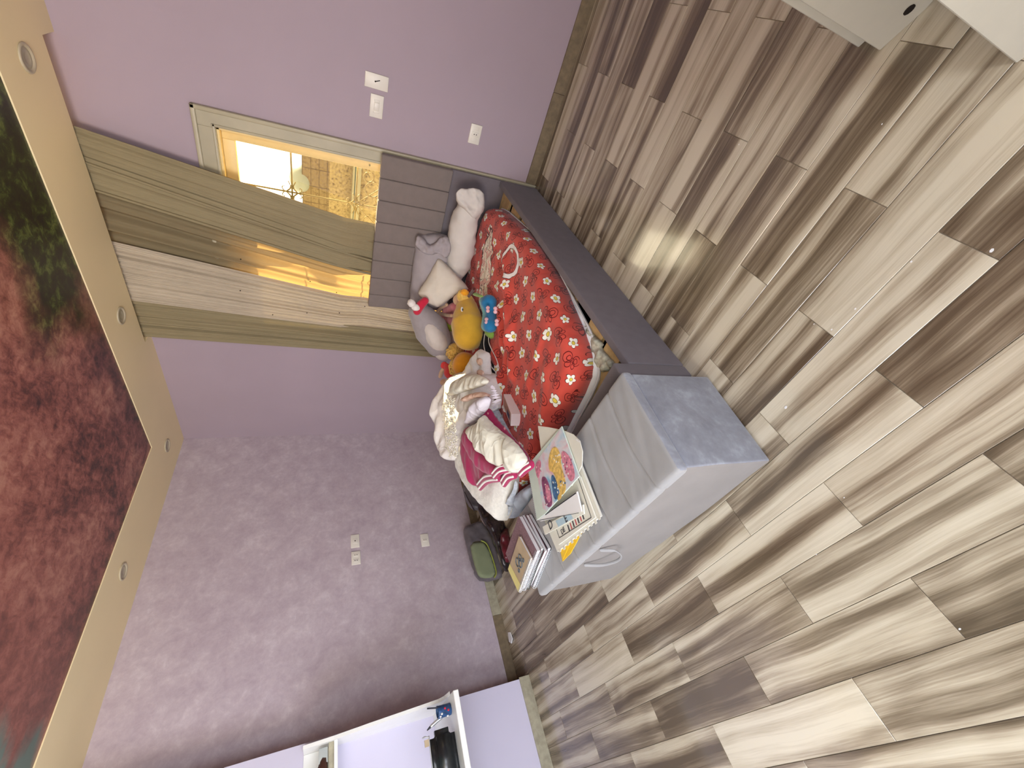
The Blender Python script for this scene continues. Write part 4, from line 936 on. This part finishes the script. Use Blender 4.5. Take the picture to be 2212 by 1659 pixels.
M['pic_y'] = plain('golden_print', (.68, .45, .12), .35, .45, .35, scale=70); M['pic_p'] = plain('pink_print', (.62, .22, .30), .35, .45, .35, scale=80); M['pic_v'] = plain('plum_print', (.22, .06, .14), .35, .45, .5, scale=80); M['pic_b'] = plain('navy_blue_print', (.04, .12, .25), .35, .45, .5, scale=70)
M['pic_g'] = plain('mint_border', (.58, .66, .58), .4, .4, .04)
o = mag('large glossy magazine cover with a pastel gold, pink and blue picture, topmost of the spread', [(1147, 997), (1213, 921), (1251, 1029), (1178, 1109), (1160, 1123), (1141, 1015)], .494, .005, M['pic_g'])
slab('picture', [at(*q, .4955) for q in ((1156, 1000), (1213, 923), (1250, 1029), (1181, 1104), (1173, 1098))], .001, M['pic'], o)
def patch(pts, mat, z=.4968): 
    P_ = chaikin([at(*q, z) for q in pts], 2); slab('picture_patch', P_, .0008, mat, o)
patch([(1191, 968), (1202, 964), (1212, 985), (1211, 1002), (1222, 1040), (1222, 1062), (1212, 1072), (1205, 1050), (1196, 1020), (1186, 1018), (1184, 992)], M['pic_y']); patch([(1212, 975), (1220, 974), (1234, 992), (1244, 1030), (1232, 1044), (1222, 1020), (1213, 995)], M['pic_p'])
patch([(1168, 1030), (1180, 1030), (1190, 1060), (1194, 1092), (1182, 1098), (1174, 1070)], M['pic_v']); patch([(1176, 1046), (1186, 1046), (1190, 1084), (1182, 1086)], M['pic_p'], .498); patch([(1190, 1026), (1197, 1026), (1208, 1060), (1206, 1078), (1197, 1080), (1192, 1052)], M['pic_b'])
patch([(1154, 1002), (1170, 990), (1166, 1030), (1160, 1034)], M['pic_p']); patch([(1205, 1068), (1214, 1062), (1212, 1078), (1204, 1082)], M['pic_y'])
rng = random.Random(12)
for (cx_, cy_, rx_, ry_, n_, mats_) in ((1201, 985, 12, 17, 16, ('pic_y', 'paper_w')), (1213, 1045, 9, 20, 12, ('pic_y', 'paper_w', 'pic_b')), (1225, 1005, 11, 26, 16, ('pic_p', 'paper_w', 'pic_v')), (1180, 1062, 9, 28, 16, ('pic_v', 'pic_p', 'paper_w')), (1199, 1052, 7, 20, 8, ('pic_b', 'ink_b', 'paper_w')), (1164, 1010, 6, 12, 5, ('pic_p', 'paper_w'))):
    for i in range(n_):
        a_ = rng.random() * 6.28; q_ = rng.random() ** .6; x0_, y0_ = cx_ + rx_ * q_ * math.cos(a_), cy_ + ry_ * q_ * math.sin(a_); dx_, dy_ = rng.uniform(-1.5, 1.5), rng.uniform(3, 7); w_ = rng.uniform(.8, 2.0)
        patch([(x0_, y0_), (x0_ + w_, y0_ + dy_ * .5), (x0_ + dx_, y0_ + dy_), (x0_ + dx_ - w_, y0_ + dy_ * .5)], M[mats_[i % len(mats_)]], .4975 + i * .00008)
bm = bmesh.new()
for i in range(28):
    k = i / 27; c = at(1141 + (1160 - 1141) * k, 1015 + (1123 - 1015) * k, .491); bmesh.ops.create_icosphere(bm, subdivisions=1, radius=.0035, matrix=Matrix.Translation(c))
q = link('spiral', bm, M['wire'], o); q['kind'] = 'stuff'
# ------------------------------------------------------------------ bags on the floor by the plaster wall
M['bag_grey'] = plain('grey_clear_vinyl', (.13, .115, .125), .35, .5, .25, scale=14); M['bag_green'] = fabric('sage_green_cloth', (.22, .25, .15), .8, .06, 10, .1, 300, .1); M['bag_lime'] = plain('lime_edge', (.28, .32, .06), .5, .4)
M['bag_black'] = plain('black_glossy_vinyl', (.022, .014, .017), .25, .6, .6, scale=18); M['bag_red'] = plain('dark_red_vinyl', (.10, .008, .016), .28, .6, .5, scale=18); M['bag_pink'] = fabric('dusky_rose_cloth', (.16, .09, .085), .8, .3, 20)
o = puffy('storage_case', [atx(x_, y_, .24) for x_, y_ in ((1000, 1140), (1018, 1132), (1038, 1124), (1052, 1140), (1066, 1170), (1082, 1208), (1090, 1238), (1082, 1250), (1050, 1258), (1030, 1248), (1016, 1210), (1005, 1165))], (.95, -.2, .15), .04, M['bag_grey'], None, res=.02, edge=.04, wr=.008, wf=12, seed=101, back=.17)
tag(o, 'grey clear vinyl case with a sage green panel on the floor against the plaster wall', 'bag')
puffy('panel', [atx(x_, y_, .285) for x_, y_ in ((1014, 1172), (1040, 1168), (1052, 1176), (1064, 1206), (1072, 1236), (1066, 1248), (1040, 1250), (1030, 1240), (1020, 1205))], (.95, -.2, .15), .012, M['bag_green'], o, res=.02, edge=.02, wr=.002, seed=102, back=.01)
sweep('zip_piping', [atx(x_, y_, .30) for x_, y_ in ((1040, 1168), (1052, 1176), (1064, 1206), (1072, 1236), (1068, 1247))], [.006, .006], M['bag_lime'], o, seg=8)
o = puffy('carry_bag', [atx(x_, y_, .50) for x_, y_ in ((1034, 1070), (1060, 1080), (1090, 1108), (1112, 1112), (1108, 1150), (1106, 1195), (1100, 1236), (1088, 1234), (1074, 1190), (1058, 1150), (1040, 1120), (1030, 1095))], (.8, -.35, .5), .10, M['bag_black'], None, res=.022, edge=.09, wr=.05, wf=11, seed=103, back=.16)
tag(o, 'glossy black carry bag slumped on the floor behind the notebook stack', 'bag')
puffy('side_pocket', [atx(x_, y_, .62) for x_, y_ in ((1076, 1160), (1096, 1135), (1104, 1160), (1102, 1215), (1090, 1215))], (.8, -.35, .5), .05, M['bag_red'], o, res=.02, edge=.04, wr=.04, wf=14, seed=104, back=.04)
o = puffy('backpack', [atx(x_, y_, .30) for x_, y_ in ((998, 1050), (1012, 1030), (1030, 1042), (1048, 1062), (1052, 1090), (1036, 1104), (1016, 1100), (1004, 1078))], (.85, -.3, .45), .07, M['bag_grey'], None, res=.02, edge=.06, wr=.03, wf=13, seed=105, back=.20)
tag(o, 'dark grey backpack on the floor behind the white furry cushion', 'bag')
sweep('strap', [atx(x_, y_, .40) for x_, y_ in ((1004, 1064), (1014, 1084), (1024, 1102))], [.010, .010], M['bag_black'], o, seg=8, flat=.4)
o = puffy('cloth_bag', [atx(x_, y_, .42) for x_, y_ in ((1036, 1092), (1058, 1088), (1074, 1108), (1070, 1134), (1050, 1140), (1036, 1118))], (.8, -.35, .5), .06, M['bag_pink'], None, res=.018, edge=.05, wr=.04, wf=14, seed=106, back=.10)
tag(o, 'dusky rose cloth pouch between the grey backpack and the vinyl case', 'bag')
# ------------------------------------------------------------------ desk and hutch on the boxed wall
dk = thing('desk', 'white wall desk with a tall tapered side panel and a shelf, on the lavender wall', 'desk', (XD, -3.2, .69))
box('desktop', (XD, -4.1, .690), (.885, -2.612, .720), M['white'], dk, bev=.003, seg=1)
bm = bmesh.new(); pr = [(XD, .72), (.80, .72), (.70, .735), (.655, .76), (.55, 1.135), (.485, 1.324), (.46, 1.482), (XD, 1.482)]
va = [bm.verts.new((x_, -2.598, z_)) for x_, z_ in pr]; vb = [bm.verts.new((x_, -2.616, z_)) for x_, z_ in pr]
bm.faces.new(va); bm.faces.new(vb[::-1])
for i in range(len(pr)): bm.faces.new((va[i], vb[i], vb[(i+1) % len(pr)], va[(i+1) % len(pr)]))
bmesh.ops.recalc_face_normals(bm, faces=bm.faces[:]); link('side_panel', bm, M['white'], dk)
box('shelf_board', (XD, -4.1, 1.306), (.470, -2.617, 1.324), M['white'], dk); box('shelf_rail', (XD + .01, -4.1, 1.324), (.445, -2.617, 1.352), M['base_light'], dk); box('back_panel', (XD, -4.1, 1.352), (XD + .015, -2.617, 1.482), M['white'], dk)
M['pouch'] = plain('black_croc_leather', (.012, .014, .016), .3, .6, .3, scale=90); M['cup_blue'] = plain('navy_flowered_cup', (.02, .06, .16), .4, .4, .5, scale=60)
dz = .7205
c0 = at(975, 1529, dz); c0 = Vector((c0.x - .02, c0.y, dz))
t = thing('pen_cup', 'navy blue cup with pale flowers standing on the end of the white desk', 'cup', c0)
bm = bmesh.new(); rings = []
for r_, z_ in ((.026, 0), (.029, .003), (.030, .065), (.032, .078), (.029, .078), (.027, .066), (.025, .006)):
    rings.append([bm.verts.new(c0 + Vector((r_ * math.cos(a_ * math.pi / 12), r_ * math.sin(a_ * math.pi / 12), z_))) for a_ in range(24)])
for i in range(6):
    for k in range(24): bm.faces.new((rings[i][k], rings[i][(k+1) % 24], rings[i+1][(k+1) % 24], rings[i+1][k]))
bm.faces.new(rings[-1]); bm.faces.new(rings[0][::-1]); bmesh.ops.recalc_face_normals(bm, faces=bm.faces[:]); smooth(link('cup_body', bm, M['cup_blue'], t))
for i, (a_, z_) in enumerate(((-.2, .058), (.5, .038), (-.9, .024), (.1, .020), (-.6, .066))):
    cc = c0 + Vector((.030 * math.cos(a_ - .3), .030 * math.sin(a_ - .3), z_)); ell('flower', cc, (.003, .006, .006), M['p_white'] if i % 2 == 0 else M['p_red'], t, sub=2)
o = sweep('pen', [c0 + Vector((.012, .008, .01)), c0 + Vector((.030, .028, .135))], [.004, .004], M['ink'], None, seg=10, cap=False); tag(o, 'black pen leaning in the navy flowered cup', 'pen')
o = sweep('marker', [c0 + Vector((-.006, -.006, .01)), c0 + Vector((-.02, -.050, .12))], [.009, .009, .009], M['wire'], None, seg=10, cap=False); tag(o, 'silver marker leaning in the navy flowered cup', 'pen'); sweep('tip', [c0 + Vector((-.02, -.050, .12)), c0 + Vector((-.025, -.060, .140))], [.007, .003], M['ink'], o, seg=8, cap=False)
pa, pb = at(980, 1592, dz + .045), at(985, 1650, dz + .045)
pdx = Vector((0, -1, 0)); pc_ = Vector((.80, -2.90, dz))
o = thing('pencil_case', 'black crocodile pattern pencil case standing on the white desk', 'pouch', pc_)
bm = bmesh.new(); shp = []
bmesh.ops.create_cube(bm, size=1)
for v in bm.verts: v.co = Vector((.765 + v.co.x * .09, -2.875 + v.co.y * .25, dz + .070 + v.co.z * .135))
bmesh.ops.bevel(bm, geom=bm.edges[:], offset=.03, segments=5, affect='EDGES'); bmesh.ops.recalc_face_normals(bm, faces=bm.faces[:]); smooth(link('pouch_body', bm, M['pouch'], o))
sweep('zip', [Vector((.765, -2.765, dz + .139)), Vector((.765, -2.985, dz + .139))], [.004, .004], M['wire'], o, seg=8); sweep('zip_pull', [Vector((.765, -2.77, dz + .139)), Vector((.77, -2.762, dz + .16)), Vector((.775, -2.765, dz + .175))], [.003, .004, .003], M['wire'], o, seg=8)
box('leather_tab', (.76, -2.805, dz + .138), (.768, -2.775, dz + .165), M['cov_tan'], o)
o = thing('sunglasses_case', 'dark brown leather case in the top compartment of the white desk shelf', 'case', (.36, -2.76, 1.352))
puffy('shell', [Vector((.445, y_, z_)) for y_, z_ in ((-2.655, 1.356), (-2.66, 1.375), (-2.70, 1.405), (-2.80, 1.425), (-2.90, 1.42), (-2.90, 1.356))], (1, 0, 0), .02, plain('dark_brown_leather', (.055, .018, .012), .35, .5, .2), o, res=.02, edge=.03, wr=.004, seed=111, back=.10)
box('clear_sleeve', (.44, -2.70, 1.356), (.448, -2.632, 1.402), plain('clear_plastic', (.42, .45, .44), .15, .6), o, bev=.003)
# ------------------------------------------------------------------ white unit on the right
ux_ = Vector((.90, -.436, 0)).normalized(); uy_ = Vector((.436, .90, 0)).normalized()
cb = thing('white_cabinet', 'off-white board cabinet standing on the floor at the right, mostly out of frame', 'cabinet', (4.1, -2.05, 0))
def board(name, p0, L, Hh, th, par, bottom=None):
    prf = bottom or [(0, 0), (L, 0)]; prf = prf + [(L, Hh), (0, Hh)]
    bm = bmesh.new(); A_ = [bm.verts.new(p0 + ux_ * a_ + Vector((0, 0, b_))) for a_, b_ in prf]; B_ = [bm.verts.new(p0 + uy_ * th + ux_ * a_ + Vector((0, 0, b_))) for a_, b_ in prf]
    bm.faces.new(A_); bm.faces.new(B_[::-1])
    for i in range(len(prf)): bm.faces.new((A_[i], B_[i], B_[(i+1) % len(prf)], A_[(i+1) % len(prf)]))
    bmesh.ops.bevel(bm, geom=bm.edges[:], offset=.002, segments=1, affect='EDGES')
    bmesh.ops.recalc_face_normals(bm, faces=bm.faces[:]); return link(name, bm, M['furn'], par)
board('back_board', Vector((3.926, -1.853, 0)), .40, .74, .02, cb)
b2 = board('front_board', Vector((3.928, -1.922, 0)), .40, .74, .02, cb, [(0, 0), (.105, 0), (.125, .006), (.145, .022), (.155, .045), (.25, .06), (.40, .06)])
hc = Vector((3.928, -1.922, 0)) + ux_ * .088 - uy_ * .001 + Vector((0, 0, .045)); ell('cable_hole', hc, (.013, .0015, .011), M['hole'], cb, axes=Matrix((ux_, uy_, Vector((0, 0, 1)))).transposed(), sub=2)
board('side_board', Vector((3.949, -2.254, 0)), .40, .74, .018, cb); box('top_board', (0, 0, .74), (.42, .40, .765), M['furn'], cb, M=Matrix.Translation((3.949, -2.254, 0)) @ Matrix((ux_, uy_, Vector((0, 0, 1)))).transposed().to_4x4())
# clutter under the mattress corner, flecks
o = puffy('paper_bundle', Z([(1262, 690, .262), (1282, 722, .262), (1306, 742, .262), (1300, 752, .262), (1316, 770, .262), (1330, 785, .262), (1322, 800, .262), (1296, 806, .262), (1285, 760, .262)]), (0, 0, 1), .018, plain('crumpled_pale_paper', (.50, .50, .42), .8, .2, .35, scale=45), None, res=.012, edge=.01, wr=.016, wf=30, seed=121)
tag(o, 'crumpled pale papers lying on the slats at the foot corner of the mattress', 'paper')
o = slab('paper_scrap', [at(x_, y_, .012) for x_, y_ in ((1097, 1366), (1101, 1366), (1106, 1380), (1104, 1390), (1099, 1386))], .008, M['paper']); tag(o, 'tiny white paper scrap on the floor at the foot of the plaster wall', 'paper')
bm = bmesh.new()
for px, py, r_ in ((1697, 880, .006), (2142, 541, .005), (1968, 565, .003), (1847, 667, .003), (1796, 712, .003), (1596, 312, .002), (1758, 700, .002), (1763, 1198, .002), (2073, 1359, .003), (1823, 1075, .002), (1353, 1357, .002), (1905, 268, .002)):
    c = at(px, py, .001); vs = [bm.verts.new(c + Vector((r_ * (1 + .4 * math.sin(k * 2.1)) * math.cos(k * 1.05), r_ * .7 * math.sin(k * 1.05), 0))) for k in range(6)]; bm.faces.new(vs)
ex_ = bmesh.ops.extrude_face_region(bm, geom=bm.faces[:]); 
for g in ex_['geom']:
    if isinstance(g, bmesh.types.BMVert): g.co.z -= .0012
bmesh.ops.recalc_face_normals(bm, faces=bm.faces[:]); q = link('paint_flecks', bm, M['paper'], floor); q['kind'] = 'stuff'
